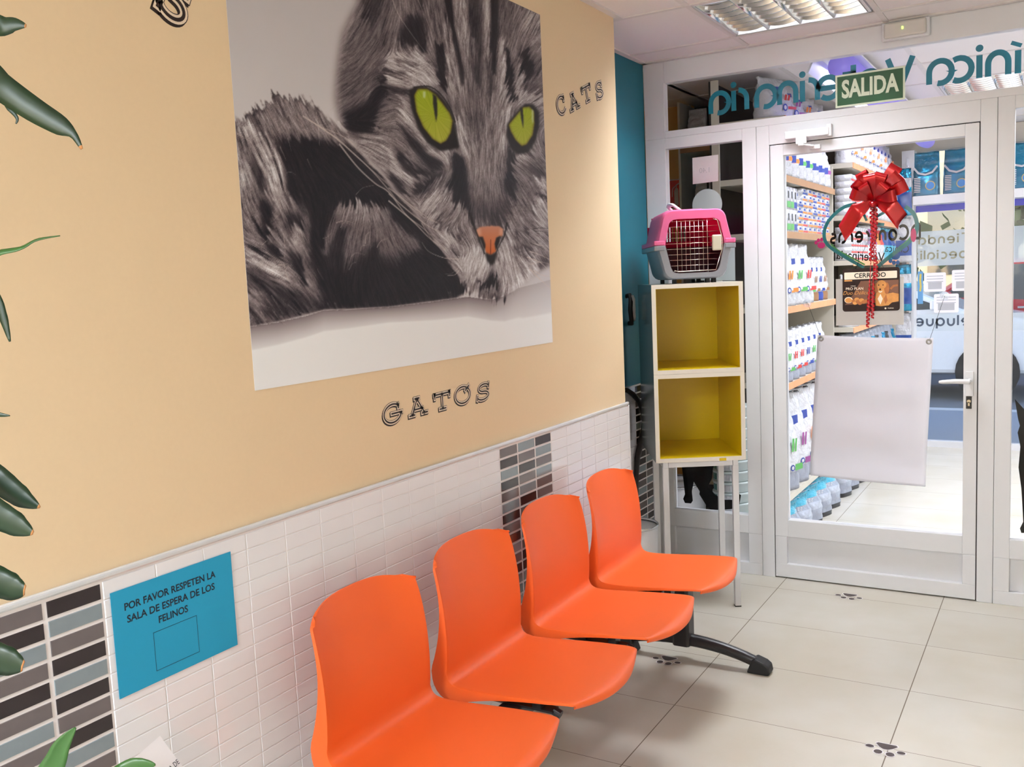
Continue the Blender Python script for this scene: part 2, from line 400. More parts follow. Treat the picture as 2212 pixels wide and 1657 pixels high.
M_louv = mat('bright_aluminium_louvre', rgb(226, 226, 228), rough=0.16, metal=1.0)
M_tube = mat('fluorescent_tube', rgb(245, 245, 240), rough=0.4, emit=(1, 0.97, 0.92), estr=1.6)
def luminaire(cx, cy, label, group):
    t = thing('ceiling_luminaire', label, 'ceiling light', (cx, cy, ZC), 0, group)
    h = MB(); s = 0.285
    for a, b in [((-s, -s, 0), (-s + 0.012, s, 0.11)), ((s - 0.012, -s, 0), (s, s, 0.11)), ((-s, -s, 0), (s, -s + 0.012, 0.11)), ((-s, s - 0.012, 0), (s, s, 0.11)), ((-s, -s, 0.105), (s, s, 0.115))]: h.box(a, b)
    build('housing', h, M_white, t, world=False)
    lv = MB(); iw = 0.272
    for k in range(1, 4):                                            # lengthwise V reflectors between the four tubes
        x = -iw + 2 * iw * k / 4
        lv.prism([(x - 0.018, 0.045), (x - 0.012, 0.02), (x - 0.003, 0.0), (x + 0.003, 0.0), (x + 0.012, 0.02), (x + 0.018, 0.045)], 2 * iw, 'y', -iw)
    for sx in (-1, 1): lv.prism([(sx * iw, 0.045), (sx * (iw - 0.016), 0.045), (sx * (iw - 0.004), 0.0), (sx * iw, 0.0)], 2 * iw, 'y', -iw)
    nb = 8
    for bay in range(4):
        xa = -iw + 2 * iw * bay / 4 + 0.004; xb = -iw + 2 * iw * (bay + 1) / 4 - 0.004
        for j in range(nb):
            y = -iw + 2 * iw * (j + 0.5) / nb
            def f(u, v, y=y, xa=xa, xb=xb):
                dip = 0.010 * (2 * u - 1) ** 2
                z = [0.0, 0.012, 0.026, 0.044][int(round(v * 3))] + dip * (1 - v); wv = [0.0035, 0.006, 0.011, 0.020][int(round(v * 3))]
                return z, wv
            for sg in (-1, 1):
                lv.grid(lambda u, v, f=f, y=y, xa=xa, xb=xb, sg=sg: (xa + (xb - xa) * u, y + sg * f(u, v)[1], f(u, v)[0]), 8, 3)
            lv.grid(lambda u, v, f=f, y=y, xa=xa, xb=xb: (xa + (xb - xa) * u, y + (2 * v - 1) * 0.0035, f(u, 0)[0]), 8, 1)
    build('louvre', lv, M_louv, t, world=False, smooth=True)
    for k in range(4):
        x = -iw + 2 * iw * (k + 0.5) / 4
        build('fluorescent_tube', MB().tube([(x, -0.26, 0.092), (x, 0.26, 0.092)], 0.008, 10), M_tube, t, world=False, smooth=True)
    return t
lum = luminaire(0.585, 3.89, 'square silver louvred ceiling light in front of the glazed partition', None)

# ---- glazed partition
PY0, PY1 = YP, YP + 0.05
GY = YP + 0.03                                                       # plane of the glass
def frame_rect(mb, x0, x1, z0, z1, gx0, gx1, gz0, gz1, y0=PY0, y1=PY1):
    mb.box((x0, y0, z0), (gx0, y1, z1)); mb.box((gx1, y0, z0), (x1, y1, z1)); mb.box((gx0, y0, z0), (gx1, y1, gz0)); mb.box((gx0, y0, gz1), (gx1, y1, z1))
def pane(x0, x1, z0, z1): return MB().box((x0 - 0.004, GY - 0.002, z0 - 0.004), (x1 + 0.004, GY + 0.002, z1 + 0.004))
def beads(mb, x0, x1, z0, z1):                                      # thin joint lines round each opening
    return mb
W1 = struct_root('window_1', (0.06, YP, 0))
mb = MB(); frame_rect(mb, XT + 0.002, 0.318, 0.205, 2.14, -0.128, 0.252, 0.294, 2.088); mb.box((XT + 0.002, PY0, 0), (0.318, PY1, 0.058))
mb.box((XT + 0.002, PY0, 0.058), (-0.128, PY1, 0.205)); mb.box((0.252, PY0, 0.058), (0.318, PY1, 0.205))
build('frame', mb, M_white, W1, bevel=0.002)
build('panel', MB().box((-0.13, PY0 + 0.026, 0.056), (0.254, PY0 + 0.036, 0.207)), M_white, W1)
build('pane', pane(-0.128, 0.252, 0.294, 2.088), M_glass, W1)
struct('trim_4', MB().box((0.3195, PY0, 0), (0.378, PY1, 2.14)), M_white, bevel=0.002)
struct('trim_5', MB().box((1.253, PY0, 0), (1.3155, PY1, 2.14)), M_white, bevel=0.002)
W2 = struct_root('window_2', (1.2, YP, 2.14))
mb = MB(); frame_rect(mb, XT + 0.002, 2.998, 2.14, ZC - 0.003, -0.128, 2.9, 2.173, 2.401); mb.box((0.378, PY0, 2.052), (1.253, PY1, 2.14))
build('frame', mb, M_white, W2, bevel=0.002)
build('pane', pane(-0.128, 2.9, 2.173, 2.401), M_glass, W2)
W3 = struct_root('window_3', (1.75, YP, 0))
mb = MB(); frame_rect(mb, 1.317, 2.2, 0.206, 2.14, 1.379, 2.13, 0.29, 2.088); mb.box((1.317, PY0, 0), (2.2, PY1, 0.058))
mb.box((1.317, PY0, 0.058), (1.379, PY1, 0.206)); mb.box((2.13, PY0, 0.058), (2.2, PY1, 0.206))
build('frame', mb, M_white, W3, bevel=0.002)
build('panel', MB().box((1.377, PY0 + 0.026, 0.056), (2.132, PY0 + 0.036, 0.208)), M_white, W3)
build('pane', pane(1.379, 2.13, 0.29, 2.088), M_glass, W3)
struct('wall_partition_end', MB().box((2.2, PY0, 0), (3.0, PY1, 2.14)), M_white)
D1 = struct_root('door_1', (0.38, YP, 0))
mb = MB(); frame_rect(mb, 0.382, 1.249, 0.206, 2.048, 0.443, 1.196, 0.288, 1.998); mb.box((0.382, PY0, 0.006), (1.249, PY1, 0.072))
mb.box((0.382, PY0, 0.072), (0.437, PY1, 0.206)); mb.box((1.197, PY0, 0.072), (1.249, PY1, 0.206))
build('leaf_frame', mb, M_white, D1, bevel=0.002)
build('lower_panel', MB().box((0.435, PY0 + 0.026, 0.070), (1.199, PY0 + 0.036, 0.208)), M_white, D1)
build('pane', pane(0.443, 1.196, 0.288, 1.998), M_glass, D1)
build('seal', MB().box((0.378, PY0 + 0.012, 0.002), (0.382, PY1, 2.052)).box((1.249, PY0 + 0.012, 0.002), (1.253, PY1, 2.052)).box((0.378, PY0 + 0.012, 2.048), (1.253, PY1, 2.052)).box((0.378, PY0 + 0.02, 0.001), (1.253, PY1, 0.006)), M_seal, D1)
hd = build('handle', MB().box((1.205, PY0 - 0.008, 0.905), (1.236, PY0, 1.01)).tube([(1.221, PY0, 0.972), (1.221, PY0 - 0.05, 0.972)], 0.009, 10).tube([(1.226, PY0 - 0.05, 0.972), (1.17, PY0 - 0.052, 0.973), (1.12, PY0 - 0.049, 0.969), (1.105, PY0 - 0.046, 0.968)], [0.011, 0.0105, 0.009, 0.006], 10), M_white, D1, bevel=0.0015)
lk = build('lock', MB().box((1.207, PY0 - 0.003, 0.85), (1.229, PY0, 0.903)), mat('black_plastic', rgb(30, 29, 31), rough=0.4), D1)
lk['label'] = 'black lock plate'
cy = MB().tube([(1.218, PY0 - 0.006, 0.882), (1.218, PY0, 0.882)], 0.0075, 14).box((1.2145, PY0 - 0.006, 0.862), (1.2215, PY0, 0.88))
build('cylinder', cy, mat('nickel', rgb(190, 175, 150), rough=0.3, metal=1.0), lk)
# joint lines of the aluminium profiles: shallow dark grooves
# ================================================================== bench of four seats on one beam
M_or = mat('orange_moulded_plastic', rgb(250, 107, 45), rough=0.42, var=0.015, scale=400, bump=0.05, spec=0.4)
M_blk = mat('black_painted_steel', rgb(36, 36, 40), rough=0.38, var=0.05, scale=80)
M_rub = mat('black_rubber', rgb(24, 24, 26), rough=0.6)
PROF = [(0.592, 0.412), (0.588, 0.424), (0.572, 0.435), (0.53, 0.4385), (0.46, 0.436), (0.38, 0.430), (0.31, 0.4245), (0.25, 0.421), (0.212, 0.4215), (0.189, 0.428),
        (0.178, 0.446), (0.173, 0.485), (0.167, 0.54), (0.157, 0.60), (0.144, 0.655), (0.128, 0.71), (0.113, 0.752), (0.106, 0.770)]
def lerp_tab(tab, t):
    x = t * (len(tab) - 1); i = min(int(x), len(tab) - 2); f = x - i
    p0, p1, p2, p3 = [tab[max(0, min(len(tab) - 1, k))] for k in (i - 1, i, i + 1, i + 2)]
    def cr(a, b, c, d): return 0.5 * (2 * b + (c - a) * f + (2 * a - 5 * b + 4 * c - d) * f * f + (3 * b - a - 3 * c + d) * f ** 3)
    if isinstance(p0, tuple): return tuple(cr(*q) for q in zip(p0, p1, p2, p3))
    return cr(p0, p1, p2, p3)
HW = [0.184, 0.189, 0.195, 0.201, 0.205, 0.206, 0.205, 0.203, 0.2005, 0.199, 0.1975, 0.196, 0.195, 0.1945, 0.194, 0.193, 0.191, 0.189]
def seat_pt(s, t):
    x, z = lerp_tab(PROF, t); hw = lerp_tab(HW, t); k = abs(s)
    fr = max(0, 1 - t / 0.22)                                       # front edge bows out in the middle
    x -= fr * 0.045 * k ** 2.2; z += fr * 0.010 * k ** 2
    bk = max(0, (t - 0.60) / 0.40)                                  # back wraps forward at the sides, top rim is arched
    x += 0.048 * bk ** 0.9 * k ** 3
    z -= 0.036 * max(0, (t - 0.74) / 0.26) ** 1.6 * k ** 2.6
    return Vector((x, s * hw, z))
def seat_mb():
    NU, NV = 20, 60; mb = MB(); top = []; bot = []
    def S(i):                                                        # denser near the edges
        u = 2 * i / NU - 1; return math.sin(u * PI / 2) * 0.35 + u * 0.65
    for j in range(NV + 1):
        t = j / NV
        for i in range(NU + 1):
            s = S(i); p = seat_pt(s, t)
            du = seat_pt(min(1, s + .02), t) - seat_pt(max(-1, s - .02), t); dv = seat_pt(s, min(1, t + .006)) - seat_pt(s, max(0, t - .006))
            n = du.cross(dv).normalized(); b = math.exp(-((t - 0.55) / 0.17) ** 2)
            th = 0.006 + 0.040 * b * abs(s) ** 7 + 0.006 * b
            top.append(p); bot.append(p + n * (th if n.z < 0 or True else th))
    # make sure the offset goes down / backwards
    if bot[len(bot) // 4].z > top[len(top) // 4].z: bot = [2 * a - b for a, b in zip(top, bot)]
    W = NU + 1; o = len(top)
    fs = [(j * W + i, j * W + i + 1, (j + 1) * W + i + 1, (j + 1) * W + i) for j in range(NV) for i in range(NU)]
    fs += [(o + j * W + i, o + (j + 1) * W + i, o + (j + 1) * W + i + 1, o + j * W + i + 1) for j in range(NV) for i in range(NU)]
    for j in range(NV):
        fs.append((j * W, (j + 1) * W, o + (j + 1) * W, o + j * W)); a = j * W + NU; fs.append((a, o + a, o + a + W, a + W))
    for i in range(NU):
        fs.append((i, o + i, o + i + 1, i + 1)); a = NV * W + i; fs.append((a, a + 1, o + a + 1, o + a))
    return mb.add(top + bot, fs)
bench = thing('beam_seating', 'row of four orange plastic seats on one black beam along the tiled wall', 'bench', (0.34, 2.37, 0))
SEATS = [3.060, 2.602, 2.134, 1.667]
smb = seat_mb(); s0 = None
for y in SEATS:
    if s0 is None:
        o = build('seat_shell', smb, M_or, bench, world=False, smooth=True); s0 = o
        md = o.modifiers.new('edge', 'BEVEL'); md.width = 0.0022; md.segments = 2; md.limit_method = 'ANGLE'; md.angle_limit = math.radians(50)
    else: o = s0.copy(); COL.objects.link(o); o.parent = bench
    o.location = (-0.34, y - 2.37, 0)
build('beam', MB().box((0.31, 1.44, 0.335), (0.37, 3.33, 0.375)), M_blk, bench, bevel=0.004)
for y in SEATS:
    for dy in (-0.12, 0.12):
        b = MB(); b.box((0.235, y + dy - 0.018, 0.372), (0.46, y + dy + 0.018, 0.378)); b.box((0.3, y + dy - 0.018, 0.3775), (0.325, y + dy + 0.018, 0.414)); b.box((0.40, y + dy - 0.018, 0.3775), (0.425, y + dy + 0.018, 0.422))
        b.tube([(0.455, y + dy, 0.374), (0.475, y + dy, 0.366)], 0.012, 8)
        build('seat_bracket', b, M_blk, bench, bevel=0.001)
def foot(y):
    leg = build('leg', MB().prism([(0.289, y - 0.028), (0.298, y - 0.036), (0.348, y - 0.036), (0.357, y - 0.028), (0.357, y + 0.028), (0.348, y + 0.036), (0.298, y + 0.036), (0.289, y + 0.028)], 0.275, 'z', 0.062), M_blk, bench, bevel=0.003)
    pts = []
    for k in range(19):
        q = k / 18; x = 0.075 + 0.55 * q; d = (x - 0.325) / 0.30
        pts.append((x, y, 0.082 - 0.052 * abs(d) ** 2.1))
    build('foot_arch', MB().tube(pts, [0.020 + 0.004 * (1 - abs(2 * k / 18 - 1)) for k in range(19)], 14), M_blk, bench, smooth=True)
    for sg, x in ((1, 0.605), (-1, 0.045)):
        f = MB(); pr = [(-0.03, 0.0), (0.052, 0.0), (0.056, 0.012), (0.052, 0.034), (0.036, 0.046), (0.0, 0.058), (-0.012, 0.048)]
        if sg < 0: pr = [(-a + 0.06, b) for a, b in pr][::-1]
        f.prism([(x + a, b) for a, b in pr], 0.058, 'y', y - 0.029)
        build('foot_glide', f, M_rub, bench, bevel=0.006)
foot(3.30); foot(1.46)

# ================================================================== yellow-lined cubes on a leg frame
CUX, CUY, CUR = 0.045, 3.756, math.radians(29.9)
M_mel = mat('white_melamine', rgb(238, 234, 224), rough=0.3, var=0.015)
M_cubeside = mat('grey_gloss_side', rgb(112, 124, 128), rough=0.2, spec=0.6, var=0.01)  # left side panel only: a darker grey than the other panels
M_ylw = mat('yellow_lacquer', rgb(226, 196, 8), rough=0.3, var=0.04, scale=200)
CW, CD, CH, CT = 0.39, 0.47, 0.386, 0.018
def cube(z, label):
    t = thing('storage_cube', label, 'shelf cube', (CUX, CUY, z), CUR, 'stacked storage cubes')
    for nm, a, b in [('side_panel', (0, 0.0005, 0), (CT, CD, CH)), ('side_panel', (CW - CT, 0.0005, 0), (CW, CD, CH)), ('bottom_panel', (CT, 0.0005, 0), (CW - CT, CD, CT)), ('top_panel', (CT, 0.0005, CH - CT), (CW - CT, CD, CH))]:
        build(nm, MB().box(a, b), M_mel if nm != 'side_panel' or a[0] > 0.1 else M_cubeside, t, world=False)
    e = MB(); 
    e.box((0, -0.001, 0), (CT, 0.0004, CH)); e.box((CW - CT, -0.001, 0), (CW, 0.0004, CH)); e.box((CT, -0.001, 0), (CW - CT, 0.0004, CT)); e.box((CT, -0.001, CH - CT), (CW - CT, 0.0004, CH))
    build('edge_band', e, M_mel, t, world=False)
    l = MB(); i0, i1, k = CT + 0.0004, CW - CT - 0.0004, 0.0012
    l.box((i0, 0.001, CT + .0004), (i0 + k, CD - 0.012, CH - CT - .0004)); l.box((i1 - k, 0.001, CT + .0004), (i1, CD - 0.012, CH - CT - .0004))
    l.box((i0, 0.001, CT + .0004), (i1, CD - 0.012, CT + k)); l.box((i0, 0.001, CH - CT - k), (i1, CD - 0.012, CH - CT - .0004)); l.box((i0, CD - 0.014, CT + .0004), (i1, CD - 0.012, CH - CT - .0004))
    ob = build('yellow_lining', l, M_ylw, t, world=False); ob['label'] = 'yellow inner lining'
    return t
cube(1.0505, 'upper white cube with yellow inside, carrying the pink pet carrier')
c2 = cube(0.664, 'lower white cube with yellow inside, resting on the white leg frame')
build('tape_patch', MB().box((0.275, -0.0016, 0.0), (0.305, -0.001, 0.012)), M_ylw, c2, world=False)
st = thing('leg_frame', 'white metal leg frame with square tube legs under the yellow cubes', 'stand', (CUX, CUY, 0), CUR)
for lx, ly in ((0.03, 0.012), (0.335, 0.012), (0.03, 0.32), (0.335, 0.32)):
    lg = build('leg', MB().box((lx, ly, 0.004), (lx + 0.026, ly + 0.026, 0.639)), M_white, st, world=False, bevel=0.002)
    build('leg_cap', MB().box((lx - 0.0005, ly - 0.0005, 0), (lx + 0.0265, ly + 0.0265, 0.005)), M_rub, lg, world=False)
r = MB()
for ly in (0.012, 0.32): r.box((0.056, ly + 0.002, 0.639), (0.335, ly + 0.024, 0.664))
for lx in (0.03, 0.335): r.box((lx + 0.002, 0.012, 0.639), (lx + 0.024, 0.346, 0.664))
build('rail', r, M_white, st, world=False)

# ================================================================== pet carrier
M_pink = mat('pink_plastic', rgb(250, 130, 186), rough=0.32, var=0.02)
M_grypl = mat('grey_plastic', rgb(136, 138, 146), rough=0.35, var=0.02)
M_pkin = mat('shaded_pink_inside', rgb(205, 40, 90), rough=0.5)  # inner face of the pink shell, its shade put into the deeper colour
translucent(M_pink, rgb(250, 90, 150), 0.35); translucent(M_pkin, rgb(235, 50, 100), 0.5)
M_wire = mat('chromed_wire', rgb(225, 222, 215), rough=0.2, metal=1.0)
pc = thing('pet_carrier', 'pink and grey plastic pet carrier with wire door on top of the cubes', 'pet carrier', (CUX + 0.02 * math.cos(CUR) - 0.03 * math.sin(CUR), CUY + 0.02 * math.sin(CUR) + 0.03 * math.cos(CUR), 1.4365), CUR)
PCX, ZS, ZT_, ZB = 0.176, 0.166, 0.316, 0.018                      # centre, seam, top, bottom
def ring(upper, y, n=10):
    """half section at depth y, from the left seam round to the right seam"""
    d = 0.44; e = 1 - 0.16 * max(0, (y - 0.36) / 0.08) ** 2 - 0.05 * max(0, (0.03 - y) / 0.03) ** 1.5
    hs = 0.166 * e; ht = (0.137 if upper else 0.136) * e; zt = (ZT_ - ZS) * e if upper else (ZS - ZB) * e
    pts = [(-hs, 0.0)]; rr = 0.045
    for k in range(n + 1):
        a = PI - (PI / 2) * k / n
        pts.append((-ht + rr * 0.8 + rr * 0.8 * math.cos(a) - 0.004 * (1 - k / n), zt - rr + rr * math.sin(a)))
    pts += [(-x, z) for x, z in pts[::-1]]
    return [(PCX + x, y, ZS + (z if upper else -z)) for x, z in pts]
def opening(upper):
    if upper: p = [(-0.126, 0.0), (-0.124, 0.02), (-0.108, 0.092), (-0.098, 0.104), (-0.08, 0.109)]
    else: p = [(-0.126, 0.0), (-0.122, 0.02), (-0.104, 0.098), (-0.094, 0.116), (-0.074, 0.121)]
    p = p + [(-x, z) for x, z in p[::-1]]
    return [(PCX + x, ZS + (z if upper else -z)) for x, z in p]
def resample(pts, n):
    P = [Vector(p) for p in pts]; L = [0]
    for a, b in zip(P, P[1:]): L.append(L[-1] + (b - a).length)
    out = []
    for k in range(n):
        t = L[-1] * k / (n - 1); i = max(j for j in range(len(L)) if L[j] <= t + 1e-9); i = min(i, len(P) - 2)
        f = (t - L[i]) / max(1e-9, L[i + 1] - L[i]); out.append(P[i] + (P[i + 1] - P[i]) * f)
    return out
def shell(upper):
    mb = MB(); N = 41; ys = [0.0, 0.006, 0.018, 0.05, 0.12, 0.2, 0.3, 0.36, 0.4, 0.425, 0.44]
    rings = [resample(ring(upper, y), N) for y in ys]
    mb.cur = 0
    mb.add([p for r_ in rings for p in r_], [(j * N + i, j * N + i + 1, (j + 1) * N + i + 1, (j + 1) * N + i) for j in range(len(ys) - 1) for i in range(N - 1)])
    op = [Vector((a, 0.0, b)) for a, b in [tuple(q) for q in resample([Vector((a, b, 0)) for a, b in opening(upper)], N)] ] if False else [Vector((q.x, 0.0, q.y)) for q in resample([Vector((a, b, 0)) for a, b in opening(upper)], N)]
    op2 = [p + Vector((0, 0.018, 0)) for p in op]
    mb.add(list(rings[0]) + op, [(i, N + i, N + i + 1, i + 1) for i in range(N - 1)])
    mb.add(op + op2, [(i, N + i, N + i + 1, i + 1) for i in range(N - 1)])
    # inner shell
    mb.cur = 1
    inn = []
    for y in (0.018, 0.12, 0.3, 0.40):
        c = Vector((PCX, y, ZS)); inn.append([c + (p - c) * 0.955 for p in resample(ring(upper, y), N)])
    mb.add([p for r_ in inn for p in r_], [(j * N + i, (j + 1) * N + i, (j + 1) * N + i + 1, j * N + i + 1) for j in range(3) for i in range(N - 1)])
    mb.add(op2 + inn[0], [(i, N + i, N + i + 1, i + 1) for i in range(N - 1)])
    return mb, rings, inn
um, ur, ui = shell(True)
# back wall of the upper shell with a row of vent slots
um.cur = 0
zb0, zb1, xb0, xb1 = ZS + 0.028, ZS + 0.098, PCX - 0.10, PCX + 0.035
def backwall(mb, y, skip):
    R = [p for p in resample(ring(True, 0.44 if not skip else 0.40), 41)]
    xs = [p.x for p in R]; zt = max(p.z for p in R) - 0.004; xl, xr = min(xs) + 0.012, max(xs) - 0.012
    mb.box((xl, y, ZS), (xr, y + 0.003, zb0)); mb.box((xl + 0.02, y, zb1), (xr - 0.02, y + 0.003, zt)); mb.box((xl, y, zb0), (xb0, y + 0.003, zb1)); mb.box((xb1, y, zb0), (xr, y + 0.003, zb1))
    n = 10; w_ = (xb1 - xb0) / n
    for k in range(n): mb.box((xb0 + k * w_ + w_ * 0.5, y, zb0), (xb0 + (k + 1) * w_, y + 0.003, zb1))
um.cur = 1; backwall(um, 0.402, True)
build('upper_shell', um, [M_pink, M_pkin], pc, world=False, smooth=True)
lm, lr, li = shell(False); lm.cur = 1
N = 41
lm.add(li[3], [tuple(range(N))]); lm.cur = 0; lm.add(lr[-1], [tuple(range(N - 1, -1, -1))])
build('lower_shell', lm, [M_grypl, mat('dark_inside', rgb(70, 28, 46), rough=0.6)], pc, world=False, smooth=True)
def flange(z0, z1, ex):
    mb = MB()
    for sg in (-1, 1):
        x0 = PCX + sg * 0.150; x1 = PCX + sg * (0.164 + ex)
        mb.box((min(x0, x1), -0.002, z0), (max(x0, x1), 0.425, z1))
        mb.box((min(PCX + sg * 0.128, PCX + sg * 0.17), -0.003, z0), (max(PCX + sg * 0.128, PCX + sg * 0.17), 0.004, z1))
    return mb
build('upper_rim', flange(ZS + 0.0005, ZS + 0.02, 0.010), M_pink, pc, world=False, bevel=0.004)
build('lower_rim', flange(ZS - 0.022, ZS - 0.0005, 0.010), M_grypl, pc, world=False, bevel=0.004)
for fx in (-0.085, 0.058, 0.085):
    for fy in (0.03, 0.38): build('foot', MB().box((PCX + fx - 0.008, fy, 0.0), (PCX + fx + 0.008, fy + 0.03, 0.03)), M_rub, pc, world=False)
hb = MB().box((PCX - 0.075, 0.10, ZT_ - 0.006), (PCX + 0.055, 0.33, ZT_ + 0.006))
build('top_plate', hb, M_pink, pc, world=False, bevel=0.004)
hh = build('handle', MB().tube([(PCX - 0.035, 0.14, ZT_ + 0.004), (PCX - 0.065, 0.15, ZT_ + 0.03), (PCX - 0.07, 0.22, ZT_ + 0.036), (PCX - 0.065, 0.29, ZT_ + 0.03), (PCX - 0.035, 0.30, ZT_ + 0.004)], 0.011, 8, flat=0.6), M_white, pc, world=False, smooth=True)
hh['label'] = 'white carrying handle'
# wire door
dm = MB(); OU, OL = opening(True), opening(False); outl = OU + OL[::-1]
def span(z):
    P = outl; xs = []
    for (x0, a), (x1, b) in zip(P, P[1:] + P[:1]):
        if (a - z) * (b - z) < 0 or (a != b and abs(a - z) < 1e-9): xs.append(x0 + (x1 - x0) * (z - a) / (b - a))
    return min(xs) + 0.004, max(xs) - 0.008
for k in range(10):
    z = ZS - 0.112 + 0.0235 * k
    if z > ZS + 0.106: break
    a, b = span(z); dm.tube([(a, 0.006, z), (b, 0.006, z)], 0.0012, 6)
def zspan(x):
    zs = []
    for (x0, a), (x1, b) in zip(outl, outl[1:] + outl[:1]):
        if (x0 - x) * (x1 - x) < 0: zs.append(a + (b - a) * (x - x0) / (x1 - x0))
    return min(zs), max(zs)
for k in range(9):
    x = PCX - 0.094 + 0.0185 * k; a, b = zspan(x); e = 0.008 if k in (0, 1, 8) else -0.004
    dm.tube([(x, 0.003, a - e), (x, 0.003, b + e)], 0.0006 if k not in (0, 1, 8) else 0.0011, 6)
dm.tube([(PCX + 0.104, 0.003, ZS - 0.06), (PCX + 0.118, 0.003, ZS - 0.02), (PCX + 0.118, 0.003, ZS + 0.02), (PCX + 0.098, 0.003, ZS + 0.098), (PCX + 0.08, 0.003, ZS + 0.105)], 0.002, 6)
dm.tube([(PCX + 0.104, 0.003, ZS - 0.06), (PCX + 0.088, 0.003, ZS - 0.112), (PCX - 0.07, 0.003, ZS - 0.114), (PCX - 0.09, 0.003, ZS - 0.108)], 0.002, 6)
wd = build('wire_door', dm, M_wire, pc, world=False, smooth=True)
lt = build('latch', MB().box((PCX + 0.072, -0.012, ZS - 0.03), (PCX + 0.112, 0.001, ZS + 0.036)), mat('beige_plastic', rgb(206, 200, 180), rough=0.4), wd, world=False, bevel=0.005)
lt['label'] = 'beige plastic latch'

# ================================================================== niche: bin, hose, wall hook
bn = thing('wastebasket', 'white wastebasket with steel rim and dark inside, by the niche wall behind the far seat', 'waste bin', (-0.107, 3.835, 0))
M_bin = mat('white_enamel', rgb(246, 246, 250), rough=0.35)
build('body', MB().lathe([(0.092, 0), (0.1, 0.004), (0.112, 0.352)], (-0.107, 3.835, 0), 40), M_bin, bn, smooth=True)
build('rim', MB().lathe([(0.112, 0.350), (0.1155, 0.354), (0.1155, 0.361), (0.112, 0.364), (0.108, 0.361), (0.108, 0.352)], (-0.107, 3.835, 0), 40, caps=False), M_chrome, bn, smooth=True)
build('liner', MB().lathe([(0.09, 0.2), (0.1085, 0.3595)], (-0.107, 3.835, 0), 40, caps=False).lathe([(0.09, 0.2), (0.001, 0.2)], (-0.107, 3.835, 0), 40, caps=False), M_rub, bn, smooth=True)
hs = MB().tube([(XT + 0.02, 3.98, 0.955), (XT + 0.022, 4.055, 0.943), (XT + 0.024, 4.12, 0.915), (XT + 0.026, 4.175, 0.878), (XT + 0.028, 4.215, 0.83), (XT + 0.03, 4.235, 0.775), (XT + 0.03, 4.222, 0.72), (XT + 0.028, 4.18, 0.665), (XT + 0.026, 4.14, 0.60), (XT + 0.026, 4.125, 0.53), (XT + 0.026, 4.11, 0.40), (XT + 0.03, 4.08, 0.26)],
    [0.011, 0.011, 0.012, 0.0125, 0.013, 0.014, 0.016, 0.016, 0.014, 0.012, 0.012, 0.012], 10)
hs.tube([(XT + 0.011, 3.98, 0.955), (XT + 0.03, 3.98, 0.955)], 0.012, 10)
tag(build('hose', hs, mat('black_hose_rubber', rgb(38, 34, 36), rough=0.5), smooth=True), 'black curved hose hanging on the niche wall tiles', 'hose')
hk = thing('wall_hook', 'dark wall bracket holding a pale crumpled strip in the teal niche', 'hook', (XT, 4.145, 1.26))
hm = MB().tube([(XT, 4.125, 1.385), (XT + 0.02, 4.120, 1.39), (XT + 0.03, 4.110, 1.37), (XT + 0.03, 4.100, 1.32), (XT + 0.03, 4.110, 1.27), (XT + 0.02, 4.135, 1.255), (XT, 4.145, 1.255)], 0.011, 8)
build('bracket', hm, M_rub, hk, smooth=True)
sm = MB().tube([(XT + 0.034, 4.120, 1.385), (XT + 0.044, 4.110, 1.37), (XT + 0.04, 4.120, 1.35), (XT + 0.045, 4.110, 1.33), (XT + 0.04, 4.120, 1.31), (XT + 0.044, 4.113, 1.29), (XT + 0.034, 4.130, 1.272)], 0.008, 8)
build('strip', sm, mat('pale_strip', rgb(190, 190, 190), rough=0.6), hk, smooth=True)

# ================================================================== wall decals and notice
M_dblk = mat('black_decal', rgb(36, 22, 20), rough=0.5)
M_dcrm = mat('cream_decal', rgb(238, 218, 196), rough=0.5)
SLAB = {
 'G': [arc(0.5, 0.5, 0.5, 48, 352, 26), [(0.80, 0.98), (0.835, 0.70)], [(0.42, 0.48), (1.06, 0.48)]],
 'A': [[(0.10, 0.06), (0.46, 0.92)], [(0.46, 0.92), (0.90, 0.06)], [(0.25, 0.34), (0.80, 0.34)], [(-0.08, 0.05), (0.28, 0.05)], [(0.72, 0.05), (1.10, 0.05)], [(0.30, 0.95), (0.62, 0.95)]],
 'T': [[(0.0, 0.93), (1.0, 0.93)], [(0.5, 0.93), (0.5, 0.05)], [(0.05, 0.97), (0.05, 0.68)], [(0.95, 0.97), (0.95, 0.68)], [(0.30, 0.05), (0.70, 0.05)]],
 'O': [arc(0.5, 0.5, 0.5, 60, 405, 30), [(0.66, 0.72), (0.95, 1.02)]],
 'S': [arc(0.5, 0.745, 0.36, 30, 255, 16, ry=0.225) + arc(0.48, 0.265, 0.42, 75, -150, 18, ry=0.255), [(0.84, 1.0), (0.84, 0.70)], [(0.08, 0.0), (0.08, 0.32)]],
 'C': [arc(0.52, 0.5, 0.5, 42, 320, 26), [(0.88, 1.0), (0.88, 0.68)]],
}
